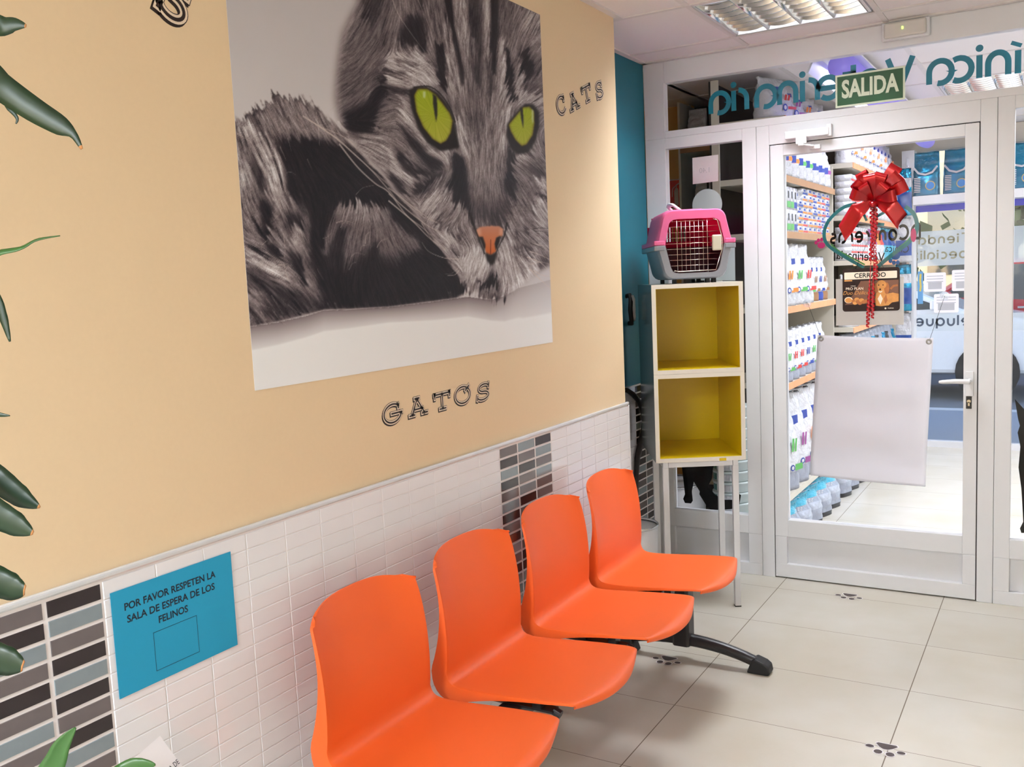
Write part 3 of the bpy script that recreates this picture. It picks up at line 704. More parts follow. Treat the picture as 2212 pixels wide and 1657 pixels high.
def decal_letter(parent, ch, y, z, wd_, h, rot, shear=0.0):
    mb = MB(); c, s = math.cos(rot), math.sin(rot)
    def T(a, b):
        a = (a - 0.5) * wd_ + shear * (b - 0.5) * h; b = (b - 0.5) * h
        return (y + a * c - b * s, z + a * s + b * c)
    base = 0.27 * h
    for mi, wdt, dy, dz, lift in ((0, base, -0.05 * h, -0.05 * h, 0.0004), (0, base, 0, 0, 0.0006), (1, base * 0.82, 0, 0, 0.0010), (0, base * 0.34, 0, 0, 0.0014)):
        mb.cur = mi
        for st in SLAB[ch]:
            pl = [T(a, b) for a, b in st]
            if mi == 0 and wdt > base * 0.5 or True:
                e = 0.5 * (wdt - base * 0.3) if len(st) == 2 else 0.35 * wdt
                (a0, b0), (a1, b1) = pl[0], pl[1]; l = math.hypot(a1 - a0, b1 - b0); pl[0] = (a0 - (a1 - a0) / l * e, b0 - (b1 - b0) / l * e)
                (a0, b0), (a1, b1) = pl[-1], pl[-2]; l = math.hypot(a1 - a0, b1 - b0); pl[-1] = (a0 - (a1 - a0) / l * e, b0 - (b1 - b0) / l * e)
            mb.ribbon([(a + dy, b + dz) for a, b in pl], wdt, on_wall(0.0), lift)
    build('letter', mb, [M_dblk, M_dcrm], parent)
g = thing('wall_lettering', 'black and cream GATOS lettering on the yellow wall below the cat poster', 'wall decal', (0, 2.23, 1.10))
for ch, y, z, wd_, sh in (('G', 1.997, 1.134, 0.076, 0.1), ('A', 2.113, 1.138, 0.074, 0), ('T', 2.234, 1.137, 0.084, 0), ('O', 2.343, 1.141, 0.080, 0), ('S', 2.460, 1.137, 0.078, 0.25)):
    decal_letter(g, ch, y, z, wd_, 0.05, 0.02, sh)
g = thing('wall_lettering', 'black outlined CATS lettering slanting upwards to the right of the cat poster', 'wall decal', (0, 3.23, 2.06))
for ch, y, z, wd_, rot in (('C', 3.068, 2.099, 0.066, 0.33), ('A', 3.170, 2.127, 0.070, 0.36), ('T', 3.282, 2.170, 0.080, 0.37), ('S', 3.395, 2.200, 0.066, 0.30)):
    decal_letter(g, ch, y, z, wd_, 0.058, rot)
g = thing('wall_lettering', 'black and cream letter at the top edge of the picture, left of the cat poster', 'wall decal', (0, 1.36, 2.03))
decal_letter(g, 'S', 1.366, 2.077, 0.074, 0.085, -0.42)

nb = thing('notice', 'blue paper notice about the feline waiting room taped on the tiles', 'notice', (0.0115, 1.237, 0.705))
M_bpaper = mat('blue_paper', rgb(30, 160, 205), rough=0.7, var=0.02, scale=120)
M_ink = mat('black_ink', rgb(24, 40, 58), rough=0.6)
def nmap(y, z, k=[0]):                                               # the sheet hangs almost true
    return (y, z + (1.237 - y) * 0.004)
mb = MB()
mb.box((0.0120, 1.0875, 0.706), (0.0126, 1.388, 0.917)); ns = build('sheet', mb, M_bpaper, nb)
W = on_wall(0.0129)
for txt, z, yc, wd_ in (('POR FAVOR RESPETEN LA', 0.880, 1.2285, 0.226), ('SALA DE ESPERA DE LOS', 0.8545, 1.228, 0.218), ('FELINOS', 0.8295, 1.227, 0.073)):
    tm = text_mb(MB(), txt, 0.0205, W, yc, z, bold=0.06); ys_ = [p[1] for p in tm.v]; k_ = wd_ / (max(ys_) - min(ys_))
    tm.v = [(p[0], yc + (p[1] - (max(ys_) + min(ys_)) / 2) * k_, p[2]) for p in tm.v]
    build('text_line', tm, M_ink, nb)
fr = MB(); y0, y1, z0, z1, k = 1.175, 1.284, 0.7285, 0.8085, 0.0009
for a, b, c_, d in ((y0, y1, z0, z0 + k), (y0, y1, z1 - k, z1), (y0, y0 + k, z0, z1), (y1 - k, y1, z0, z1)): fr.poly([(a, c_), (b, c_), (b, d), (a, d)], W)
build('box_outline', fr, M_ink, nb)

# ================================================================== leaflet in a clear stand on a side table, lower left corner
def ray(u, v, d):
    q_ = _f + (u - 1106) / 2019.8 * _r - (v - 828.5) / 2019.8 * _u
    return Vector((CX, CY, CZ)) + q_ * d
LA = ray(345, 1590, 1.4); lq = ray(268, 1657, 1.0) - Vector((CX, CY, CZ)); L1_ = (Vector((CX, CY, CZ)) + lq * ((LA.z - CZ) / lq.z) - LA).normalized()
lq = ray(394, 1657, 1.0) - Vector((CX, CY, CZ)); L2_ = (Vector((CX, CY, CZ)) + lq * ((LA - Vector((CX, CY, CZ))).dot(L1_) / lq.dot(L1_)) - LA).normalized(); LN_ = L1_.cross(L2_).normalized()
if LN_.z < 0: LN_ = -LN_
LF = lambda a, b, l: LA + L1_ * a + L2_ * b + LN_ * l                # a along the top edge, b down the slope
LH = 0.21; zt_ = (LA + L2_ * LH).z
lf = thing('leaflet_stand', 'white printed leaflet on a slanted clear stand, at the bottom left of the picture', 'leaflet stand', tuple(LF(0.07, LH, 0)))
M_paper = mat('white_paper', rgb(250, 246, 252), rough=0.8, var=0.01)
M_acr = glass_mat('clear_acrylic', (0.97, 0.98, 1.0))
pm = MB(); c8 = [LF(a, b, l) for l in (0, 0.0006) for a, b in ((0, 0), (0.148, 0), (0.148, LH - 0.005), (0, LH - 0.005))]
pm.add(c8, [(0, 3, 2, 1), (4, 5, 6, 7), (0, 1, 5, 4), (1, 2, 6, 5), (2, 3, 7, 6), (3, 0, 4, 7)]); build('leaflet', pm, M_paper, lf)
tl = MB(); text_mb(tl, 'ADA DE', 0.011, lambda a, b, l: LF(-a, -b, l), -0.020, -0.047, lift=0.0012)
for k in range(6): tl.poly([(0.012, 0.062 + k * 0.018), (0.136, 0.062 + k * 0.018), (0.136, 0.066 + k * 0.018), (0.012, 0.066 + k * 0.018)], LF, 0.0012)
build('printed_text', tl, M_ink, lf)
ac = MB(); c8 = [LF(a, b, l) for l in (-0.003, -0.0006) for a, b in ((0.002, 0.003), (0.146, 0.003), (0.146, LH), (0.002, LH))]
ac.add(c8, [(0, 3, 2, 1), (4, 5, 6, 7), (0, 1, 5, 4), (1, 2, 6, 5), (2, 3, 7, 6), (3, 0, 4, 7)])
q0, q1 = LF(0.02, 0.03, -0.003), LF(0.128, 0.03, -0.003); ac.add([q0, q1, Vector((q1.x, q1.y, zt_)), Vector((q0.x, q0.y, zt_))], [(0, 1, 2, 3)])
build('acrylic_holder', ac, M_acr, lf)
tc_ = LF(0.074, LH * 0.55, 0); tb = thing('side_table', 'low round white side table below the picture, carrying the leaflet stand', 'table', (tc_.x, tc_.y, 0))
build('table_top', MB().lathe([(0.155, zt_ - 0.026), (0.16, zt_ - 0.02), (0.16, zt_ - 0.006), (0.155, zt_ - 0.002)], (tc_.x, tc_.y, 0), 40), M_white, tb)
build('leg', MB().lathe([(0.025, 0.01), (0.022, 0.3), (0.03, zt_ - 0.026)], (tc_.x, tc_.y, 0), 20), M_blk, tb, smooth=True)
build('base', MB().lathe([(0.12, 0), (0.12, 0.008), (0.02, 0.02)], (tc_.x, tc_.y, 0), 30), M_blk, tb)

# ================================================================== potted dracaena at the left edge
M_leaf = mat('dark_green_leaf', rgb(22, 46, 24), rough=0.4, var=0.25, scale=14, spec=0.4)
M_leaf2 = mat('fresh_green_leaf', rgb(44, 88, 32), rough=0.42, var=0.2, scale=14)
M_tip = mat('brown_leaf_tip', rgb(176, 120, 70), rough=0.7)
pp = thing('potted_plant', 'tall potted dracaena at the left edge with drooping brown-tipped leaves', 'plant', (0.31, 0.585, 0))
PB = Vector((0.31, 0.585, 0))
build('pot', MB().lathe([(0.095, 0), (0.12, 0.2), (0.125, 0.205), (0.125, 0.225), (0.112, 0.225), (0.105, 0.18), (0.001, 0.18)], tuple(PB), 28, caps=False), mat('terracotta', rgb(150, 84, 58), rough=0.8), pp, smooth=True)
build('stem', MB().tube([PB + Vector((0, 0, 0.16)), PB + Vector((0.01, 0.0, 0.8)), PB + Vector((-0.005, 0.005, 1.4)), PB + Vector((0.0, 0.0, 1.9))], [0.017, 0.015, 0.013, 0.009], 10), mat('woody_stem', rgb(110, 92, 66), rough=0.85), pp, smooth=True)
def ray(u, v, d):
    q_ = _f + (u - 1106) / 2019.8 * _r - (v - 828.5) / 2019.8 * _u
    return Vector((CX, CY, CZ)) + q_ * d
def leaf(pts, widths, m=None, twist=0.0, cup=0.25, tip=True, side=None):
    """strap leaf along a midrib; its blade is bent to a shallow V"""
    P = [Vector(p) for p in pts]; n = len(P); NS = 22; path = []; wid = []
    for k in range(NS + 1):
        x = k / NS * (n - 1); i = min(int(x), n - 2); f = x - i
        p0, p1, p2, p3 = [P[max(0, min(n - 1, j))] for j in (i - 1, i, i + 1, i + 2)]
        path.append(0.5 * (2 * p1 + (p2 - p0) * f + (2 * p0 - 5 * p1 + 4 * p2 - p3) * f * f + (3 * p1 - p0 - 3 * p2 + p3) * f ** 3))
        wid.append(widths[i] * (1 - f) + widths[i + 1] * f)
    mb = MB(); vs = []
    for k in range(NS + 1):
        d = (path[min(NS, k + 1)] - path[max(0, k - 1)]).normalized()
        a = (side - d * side.dot(d)).normalized() if side is not None else d.cross(Vector((0, 0, 1))).normalized()
        up = a.cross(d).normalized(); tw = twist * k / NS
        a2 = a * math.cos(tw) + up * math.sin(tw); up2 = a2.cross(d)
        for s in (-1, -0.55, 0, 0.55, 1):
            rip = 0.04 * math.sin(k * 1.9 + s * 2) * abs(s)
            vs.append(path[k] + a2 * (s * wid[k] / 2) + up2 * ((cup * abs(s) + rip) * wid[k] / 2))
    for j in range(NS):
        for i in range(4):
            mb.cur = 1 if (tip and j >= NS - 1) else 0
            mb.add([vs[j * 5 + i], vs[j * 5 + i + 1], vs[(j + 1) * 5 + i + 1], vs[(j + 1) * 5 + i]], [(0, 1, 2, 3)])
    # weld strips
    me_v = {}; V2 = []; F2 = []
    for f_ in mb.f:
        ff = []
        for i in f_:
            key = tuple(round(c_, 6) for c_ in mb.v[i])
            if key not in me_v: me_v[key] = len(V2); V2.append(mb.v[i])
            ff.append(me_v[key])
        F2.append(ff)
    m2 = MB(); m2.v = V2; m2.f = F2; m2.mi = mb.mi
    o = build('leaf', m2, [m or M_leaf, M_tip], pp, smooth=True)
    md = o.modifiers.new('th', 'SOLIDIFY'); md.thickness = 0.0011
    return o
D = 1.22
S_ = lambda z: PB + Vector((0, 0, z))
UPV = (_u * 0.9 - _r * 0.3)
leaf([S_(1.86), ray(-60, 40, D), ray(0, 55, D), ray(30, 52, D), ray(57, 56, D)], [0.012, 0.028, 0.026, 0.018, 0.003], side=UPV)
leaf([S_(1.80), ray(-70, 130, D), ray(0, 186, D), ray(70, 235, D), ray(128, 270, D), ray(158, 290, D), ray(177, 322, D)], [0.012, 0.032, 0.036, 0.032, 0.026, 0.010, 0.003], side=_u * 0.8 + _r * 0.5)
leaf([S_(1.78), ray(-30, 190, D + .06), ray(20, 235, D + .06), ray(37, 255, D + .06), ray(35, 268, D + .06)], [0.008, 0.008, 0.006, 0.004, 0.001], tip=False, side=_r)
leaf([S_(1.60), ray(-70, 560, D), ray(0, 545, D), ray(45, 536, D), ray(80, 518, D), ray(130, 510, D)], [0.010, 0.014, 0.008, 0.006, 0.005, 0.001], m=M_leaf2, tip=False, side=UPV, twist=1.0)
leaf([S_(1.66), ray(-50, 590, D), ray(-8, 640, D), ray(8, 690, D), ray(22, 738, D)], [0.010, 0.012, 0.010, 0.011, 0.002], tip=False, side=_r)
leaf([S_(1.42), ray(-50, 880, D), ray(-10, 894, D), ray(22, 898, D)], [0.010, 0.012, 0.007, 0.001], tip=False, side=UPV)
leaf([S_(1.40), ray(-70, 990, D), ray(-10, 1035, D), ray(45, 1075, D), ray(87, 1096, D)], [0.012, 0.034, 0.036, 0.028, 0.002], side=_u * 0.9 + _r * 0.4)
leaf([S_(1.36), ray(-80, 1060, D - .05), ray(-20, 1105, D - .05), ray(35, 1135, D - .05), ray(72, 1152, D - .05)], [0.012, 0.036, 0.038, 0.030, 0.004], side=_u * 0.9 + _r * 0.3)
leaf([S_(1.22), ray(-90, 1220, D), ray(-30, 1250, D), ray(25, 1270, D), ray(54, 1276, D)], [0.014, 0.042, 0.044, 0.036, 0.012], side=_u * 0.95 + _r * 0.2)
leaf([S_(1.14), ray(-90, 1400, D - .04), ray(-30, 1420, D - .04), ray(20, 1432, D - .04), ray(50, 1440, D - .04)], [0.014, 0.040, 0.044, 0.036, 0.012], side=_u * 0.95 - _r * 0.2)
leaf([S_(0.72), ray(40, 1760, D), ray(110, 1665, D), ray(135, 1610, D), ray(163, 1572, D)], [0.012, 0.030, 0.032, 0.022, 0.002], m=M_leaf2, tip=False, side=_r * 0.9 + _u * 0.4)
leaf([S_(0.66), ray(180, 1740, D - .1), ray(270, 1668, D - .1), ray(305, 1653, D - .1), ray(336, 1652, D - .1)], [0.012, 0.026, 0.024, 0.016, 0.002], m=M_leaf2, tip=False, side=_u)

# ================================================================== paw stickers on the floor
M_paww = mat('white_vinyl', rgb(232, 228, 232), rough=0.4)
M_pawd = mat('dark_paw_print', rgb(66, 52, 52), rough=0.4, var=0.25, scale=120)
def paw(x, y, sc, label):
    mb = MB(); F = on_floor(0.0003); P = lambda a, b, l: F(x + a * sc, y + b * sc, l)
    pad = [(-0.036, 0.034), (-0.03, 0.042), (0.03, 0.042), (0.036, 0.034), (0.022, 0.012), (0.008, 0.0), (-0.008, 0.0), (-0.022, 0.012)]
    toes = [(-0.052, 0.004, 0.014, 0.011), (-0.02, -0.026, 0.014, 0.015), (0.02, -0.03, 0.014, 0.015), (0.052, -0.004, 0.014, 0.011)]
    mb.cur = 0; mb.poly([(a * 1.12, (b - 0.02) * 1.18 + 0.02) for a, b in pad], P, 0.0)
    for a, b, rx, ry in toes: mb.disc(a, b, rx * 1.25, P, 0.0002, 18, ry * 1.25)
    mb.cur = 1; mb.poly(pad, P, 0.0005)
    for a, b, rx, ry in toes: mb.disc(a, b, rx, P, 0.0007, 18, ry)
    tag(build('paw_sticker', mb, [M_paww, M_pawd]), label, 'floor sticker', 'paw stickers on the floor')
paw(0.748, 4.262, 0.88, 'dark paw print sticker on the floor in front of the glass door')
paw(0.268, 3.258, 0.88, 'dark paw print sticker on the floor beside the black bench foot')
paw(1.117, 2.902, 0.88, 'dark paw print sticker on the crossing floor joints at the bottom right')
# ================================================================== things on the partition
G_in = on_glass(GY - 0.0025, -1)                                    # our side of the glass
G_out = on_glass(GY + 0.0025, 1)                                    # shop side
M_tealv = mat('teal_vinyl', rgb(0, 122, 148), rough=0.45)
M_blkv = mat('black_vinyl', rgb(14, 13, 14), rough=0.6, spec=0.15)
M_green = mat('sign_green', rgb(12, 74, 36), rough=0.4)
M_lumi = mat('pale_sign_print', rgb(226, 236, 214), rough=0.4)
# reversed lettering on the transom, read from the shop
ws = thing('window_lettering', 'teal Clínica Veterinaria lettering seen reversed on the transom glass', 'window lettering', (0.85, GY, 2.22))
XH, STK = 0.092, 0.0235
for txt, x in (('a', 0.182), ('i', 0.206), ('r', 0.268), ('a', 0.402), ('n', 0.494), ('i', 0.524), ('r', 0.590), ('e', 0.682), ('t', 0.745), ('e', 0.858), ('V', 0.988), ('a', 1.140), ('c', 1.215), ('i', 1.244), ('n', 1.350), ('i', 1.385), ('l', 1.425), ('C', 1.565)):
    mb = MB()
    if txt == 'i' and x > 1.3: 
        mb.ribbon([(x, 2.230), (x, 2.230 + XH)], STK, G_out, 0.0006); mb.ribbon([(x - 0.025, 2.355), (x + 0.012, 2.338)], 0.016, G_out, 0.0006)
    else: glyph(mb, txt, XH, STK, G_out, x, 2.232, True, 0.0006)
    build('letter', mb, M_tealv, ws)
# exit sign
sg = thing('exit_sign', 'green SALIDA exit sign above the door', 'sign', (0.819, YP, 2.178))
SA = on_glass(YP - 0.0065, -1)
build('plate', MB().box((0.676, YP - 0.006, 2.178), (0.9625, YP - 0.0005, 2.318)), M_lumi, sg)
build('green_field', MB().poly([(0.684, 2.186), (0.9545, 2.186), (0.9545, 2.310), (0.684, 2.310)], SA), M_green, sg)
tb_ = MB(); text_mb(tb_, 'SALIDA', 0.104, SA, 0.819, 2.250, lift=0.0006, sx=0.68, bold=0.10); build('text', tb_, M_lumi, sg)
tb_ = MB(); text_mb(tb_, 'UNE 23034', 0.008, SA, 0.90, 2.1815, lift=0.0004); 
# emergency light
em = thing('emergency_light', 'white emergency light with small green lamp on the header above the transom', 'emergency light', (0.965, YP, 2.425))
build('housing', MB().box((0.872, YP - 0.030, 2.425), (1.062, YP - 0.001, 2.502)), M_white, em, bevel=0.006)
build('cover', MB().box((0.884, YP - 0.048, 2.432), (1.05, YP - 0.0305, 2.496)), mat('frosted_cover', rgb(214, 210, 206), rough=0.25), em, bevel=0.008)
build('indicator', MB().box((0.955, YP - 0.051, 2.462), (0.961, YP - 0.0485, 2.472)), mat('green_lamp', rgb(170, 220, 60), emit=(0.55, 1, 0.1), estr=4), em)
# door closer bracket
dc = thing('door_closer', 'white door closer over the top of the glass door', 'door closer', (0.555, YP, 2.05))
build('body', MB().box((0.458, YP - 0.035, 2.064), (0.652, YP - 0.0005, 2.098)), M_white, dc, bevel=0.003)
build('bracket', MB().box((0.642, YP - 0.03, 2.058), (0.662, YP - 0.0005, 2.112)), M_white, dc, bevel=0.002)
build('arm', MB().box((0.508, YP - 0.040, 2.036), (0.556, YP - 0.028, 2.072)).box((0.52, YP - 0.044, 2.028), (0.545, YP - 0.03, 2.05)).tube([(0.53, YP - 0.036, 2.036), (0.585, YP - 0.024, 2.022)], 0.006, 8).box((0.562, YP - 0.022, 2.010), (0.612, YP - 0.0008, 2.028)), M_white, dc, bevel=0.002)

# ---- red bow with curled ribbons
M_red = mat('red_satin_ribbon', rgb(176, 6, 18), rough=0.2, metal=0.55, var=0.05, scale=20, spec=0.7, coat=0.5)
M_redc = mat('red_curling_ribbon', rgb(180, 16, 32), rough=0.25, spec=0.7)
bw = thing('ribbon_bow', 'large red satin bow with curled ribbons hanging on the glass door', 'bow', (0.828, GY, 1.2))
BC = Vector((0.832, GY - 0.018, 1.765))
def loop(ang, ln, wd_, out, lean):
    """one ribbon loop: a flattened teardrop standing out from the knot"""
    d = Vector((math.cos(ang), 0, math.sin(ang))); s = Vector((-math.sin(ang), 0, math.cos(ang))); o = Vector((0, -1, 0)); mb = MB()
    def f(u, v):
        t = 2 * PI * u; r = 0.5 * (1 - math.cos(t)); hgt = math.sin(t) * (0.25 + 0.75 * r) * 0.5
        p = BC + d * (ln * r ** 0.85) + (o * math.cos(lean) + s * math.sin(lean)) * (hgt * out) + o * (out * 0.4 * r)
        ww = wd_ * (0.22 + 0.78 * min(1, r * 1.5))
        ax = (s * math.cos(lean) - o * math.sin(lean))
        q = p + ax * ((v - 0.5) * ww)
        q.y = min(q.y, GY - 0.005)
        return q
    mb.grid(f, 36, 4)
    build('loop', mb, M_red, bw, smooth=True)
for ang, ln, wd_, out, lean in ((2.30, .115, .05, .05, .3), (1.95, .135, .05, .05, .1), (1.68, .115, .048, .075, .0), (1.22, .12, .05, .075, 0), (0.95, .17, .055, .05, -.1), (0.72, .15, .06, .05, -.3), (0.38, .15, .05, .05, -.3),
        (2.7, .10, .05, .06, .4), (0.15, .10, .05, .075, -.2), (2.05, .08, .045, .09, .1), (0.80, .085, .045, .095, 0)): loop(ang, ln, wd_, out, lean)
def tail(pts, wd_, notch):
    P = [Vector((a, GY - y, b)) for a, y, b in pts]; mb = MB(); n = 12; vs = []
    for k in range(n + 1):
        x = k / n * (len(P) - 1); i = min(int(x), len(P) - 2); f_ = x - i; p = P[i] * (1 - f_) + P[i + 1] * f_
        d = (P[-1] - P[0]).normalized(); s = Vector((-d.z, 0, d.x)); ww = wd_ * (0.35 + 0.65 * min(1, k / 5))
        for j in range(5):
            e = (j / 4 - 0.5); 
            ext = d * (notch * (e + 0.5)) if k == n else Vector((0, 0, 0))
            vs.append(p + s * (e * ww) + Vector((0, -0.012 * abs(math.sin(j * 1.6 + 0.4)), 0)) + ext)
    mb.add(vs, [(k * 5 + j, k * 5 + j + 1, (k + 1) * 5 + j + 1, (k + 1) * 5 + j) for k in range(n) for j in range(4)])
    o = build('tail', mb, M_red, bw, smooth=True)
tail([(0.822, 0.016, 1.760), (0.765, 0.03, 1.725), (0.706, 0.008, 1.640)], 0.07, 0.03)
tail([(0.842, 0.016, 1.760), (0.905, 0.03, 1.73), (0.955, 0.008, 1.655)], 0.07, -0.04)
build('knot', MB().lathe([(0.002, -0.016), (0.016, -0.01), (0.019, 0), (0.016, 0.01), (0.002, 0.016)], tuple(BC + Vector((0, -0.02, -0.02))), 14), M_red, bw, smooth=True)
def curl(x0, z0, x1, z1, r, turns, wd_, y):
    mb = MB(); n = int(turns * 16); vs = []
    for k in range(n + 1):
        t = k / n; a = t * turns * 2 * PI; rr = r * (0.6 + 0.4 * math.sin(t * 9))
        c = Vector((x0 + (x1 - x0) * t + rr * math.cos(a), GY - y - r + rr * math.sin(a), z0 + (z1 - z0) * t))
        vs += [c + Vector((0, 0, wd_ / 2)), c - Vector((0, 0, wd_ / 2))]
    mb.add(vs, [(2 * k, 2 * k + 1, 2 * k + 3, 2 * k + 2) for k in range(n)])
    build('curled_ribbon', mb, M_redc, bw, smooth=True)
curl(0.832, 1.745, 0.805, 1.205, 0.0085, 30, 0.009, 0.012)
curl(0.838, 1.745, 0.826, 1.245, 0.0085, 27, 0.009, 0.014)
curl(0.826, 1.74, 0.822, 1.50, 0.010, 12, 0.008, 0.018)
curl(0.842, 1.74, 0.842, 1.415, 0.010, 17, 0.008, 0.018)

# ---- logo sticker, read from the shop
lg = thing('logo_sticker', 'round clinic logo sticker with reversed black name on the glass door', 'window sticker', (0.82, GY, 1.46))
M_lt = mat('teal_logo_print', rgb(0, 130, 140), rough=0.5); M_lg = mat('green_logo_print', rgb(70, 160, 80), rough=0.5)
M_mag = mat('magenta_vinyl', rgb(214, 24, 128), rough=0.5); M_bluv = mat('blue_vinyl', rgb(0, 96, 178), rough=0.5)
def px2g(pts):                                                       # picture-measured outline of the printed sticker, in the plane of the glass
    out = []
    for u, v in pts:
        q_ = _f + (u - 1106) / 2019.8 * _r - (v - 828.5) / 2019.8 * _u; k = (GY - CY) / q_.y; out.append((CX + q_.x * k, CZ + q_.z * k))
    return out
def smooth_pl(pts, n=6):
    P = [Vector(p) for p in pts]; out = []
    for i in range(len(P) - 1):
        p0, p1, p2, p3 = P[max(0, i - 1)], P[i], P[i + 1], P[min(len(P) - 1, i + 2)]
        for k in range(n):
            f = k / n; out.append(tuple(0.5 * (2 * p1 + (p2 - p0) * f + (2 * p0 - 5 * p1 + 4 * p2 - p3) * f * f + (3 * p1 - p0 - 3 * p2 + p3) * f ** 3)))
    return out + [tuple(P[-1])]
ml = MB(); ml.cur = 0
ml.ribbon(smooth_pl(px2g([(1850, 440), (1824, 447), (1800, 465), (1785, 485), (1780, 505), (1783, 522), (1797, 537), (1830, 558), (1866, 578)])), 0.015, G_out, 0.0006)
ml.ribbon(smooth_pl(px2g([(1893, 578), (1930, 548), (1962, 524), (1978, 503), (1980, 480), (1972, 460), (1955, 446)])), 0.017, G_out, 0.0006)
ml.ribbon(smooth_pl(px2g([(1850, 440), (1854, 447), (1868, 442), (1862, 452), (1872, 477)])), 0.011, G_out, 0.0007)
ml.ribbon(smooth_pl(px2g([(1919, 441), (1910, 458), (1889, 471), (1893, 482), (1910, 485)])), 0.012, G_out, 0.0007)
ml.cur = 1
ml.ribbon(smooth_pl(px2g([(1795, 527), (1810, 541), (1840, 557), (1868, 572)])), 0.007, G_out, 0.0009)
ml.ribbon(smooth_pl(px2g([(1900, 574), (1935, 541), (1962, 518), (1974, 500)])), 0.007, G_out, 0.0009)
build('outline', ml, [M_lt, M_lg], lg)
t_ = MB(); word(t_, 'DContreras', 0.041, 0.0125, G_out, 1.022, 1.588, True, 0.22, 0.001)
nm = build('name_text', t_, M_blkv, lg)
xs = [v.co.x for v in nm.data.vertices]; x0_, x1_ = min(xs), max(xs)
tgt0, tgt1 = 0.640 - lg.location.x, 1.022 - lg.location.x
for v in nm.data.vertices: v.co.x = tgt0 + (v.co.x - x0_) / (x1_ - x0_) * (tgt1 - tgt0); v.co.z += -0.02 * 0 + (0.0)
t_ = MB(); text_mb(t_, 'Veterinaria', 0.058, G_out, 0.772, 1.522, lift=0.001, mirror=True, rot=-0.12, bold=0.03, shear=0.1, sx=0.8); build('subtitle_text', t_, M_blkv, lg)
t_ = MB(); text_mb(t_, 'Clínica', 0.046, G_out, 0.925, 1.546, lift=0.001, mirror=True, rot=-0.10, sx=0.8); build('subtitle_text', t_, M_blkv, lg)
def paw2(mb, x, z, sc, rot, P, l):
    c, s = math.cos(rot), math.sin(rot); R = lambda a, b: (x + (a * c - b * s) * sc, z + (a * s + b * c) * sc)
    a, b = R(0, -0.01); mb.disc(a, b, 0.024 * sc, P, l, 16, 0.02 * sc)
    for q_ in (-0.9, -0.3, 0.3, 0.9):
        a, b = R(0.036 * math.sin(q_), 0.030 * math.cos(q_) - 0.004); mb.disc(a, b, 0.0105 * sc, P, l, 12, 0.0125 * sc)
mb = MB(); paw2(mb, 0.600, 1.588, 0.72, 0.2, G_out, 0.0012); build('pink_paw', mb, M_mag, lg); build('pink_patch', MB().disc(0.992, 1.602, 0.012, G_out, 0.0004, 14, 0.03), M_mag, lg)
mb = MB(); paw2(mb, 0.915, 1.508, 0.78, 2.6, G_out, 0.0012); build('blue_paw', mb, M_bluv, lg)

# ---- hanging closed sign, card, banner
cs = thing('closed_sign', 'brown CERRADO sign with a golden puppy hung on the glass door', 'sign', (0.818, GY, 1.275))
M_brn = mat('dark_brown_print', rgb(38, 20, 18), rough=0.4, spec=0.25, var=0.2, scale=10); M_brn2 = mat('warm_brown_print', rgb(108, 66, 46), rough=0.35, var=0.25, scale=9)
M_gold = mat('golden_fur_print', rgb(206, 140, 70), rough=0.4, var=0.3, scale=60); M_gold2 = mat('deep_golden_print', rgb(166, 96, 44), rough=0.4, var=0.3, scale=60); M_cream = mat('cream_print', rgb(240, 226, 206), rough=0.4)
CSY = GY - 0.009; CSP = on_glass(CSY, -1)
def rrect(x0, x1, z0, z1, r, n=5):
    pts = []
    for cx_, cz_, a0 in ((x1 - r, z1 - r, 0), (x0 + r, z1 - r, 90), (x0 + r, z0 + r, 180), (x1 - r, z0 + r, 270)): pts += arc(cx_, cz_, r, a0, a0 + 90, n)
    return pts
pl = MB(); pl.prism(rrect(0.696, 0.938, 1.276, 1.468, 0.012), 0.004, 'y', CSY); build('board', pl, M_brn, cs)
pr = MB(); pr.cur = 1; pr.poly([(0.700, 1.30), (0.934, 1.30), (0.934, 1.412), (0.700, 1.412)], CSP, 0.0003)
pr.cur = 0; pr.poly([(0.700, 1.30), (0.70, 1.412), (0.775, 1.412), (0.74, 1.35)][::-1], CSP, 0.0005); pr.poly([(0.700, 1.296), (0.934, 1.296), (0.934, 1.314), (0.85, 1.312), (0.76, 1.308), (0.70, 1.306)], CSP, 0.0006)
pr.cur = 2; pr.poly(rrect(0.704, 0.927, 1.420, 1.452, 0.003), CSP, 0.0005)
pr.cur = 3; pr.poly([(0.704, 1.412), (0.738, 1.412), (0.738, 1.418), (0.704, 1.418)], CSP, 0.0006)
# puppy lying with head up
pr.cur = 3
pr.poly([(0.838, 1.300), (0.836, 1.33), (0.84, 1.355), (0.846, 1.372), (0.875, 1.376), (0.888, 1.352), (0.91, 1.356), (0.934, 1.350), (0.934, 1.318), (0.905, 1.312), (0.892, 1.300), (0.86, 1.297)], CSP, 0.0008)
pr.cur = 4; pr.disc(0.841, 1.378, 0.010, CSP, 0.0009, 14, 0.022); pr.disc(0.884, 1.376, 0.011, CSP, 0.0009, 14, 0.026); pr.poly([(0.872, 1.33), (0.882, 1.35), (0.888, 1.322), (0.878, 1.306)], CSP, 0.0009); pr.ribbon([(0.90, 1.372), (0.912, 1.385), (0.93, 1.388)], 0.009, CSP, 0.0007)
pr.cur = 3; pr.disc(0.862, 1.392, 0.021, CSP, 0.0011, 18, 0.020); pr.disc(0.858, 1.376, 0.012, CSP, 0.0012, 16, 0.013)
pr.cur = 2; pr.disc(0.858, 1.366, 0.0085, CSP, 0.0010, 14, 0.009); pr.poly([(0.846, 1.33), (0.858, 1.352), (0.868, 1.33), (0.858, 1.304)], CSP, 0.00085)
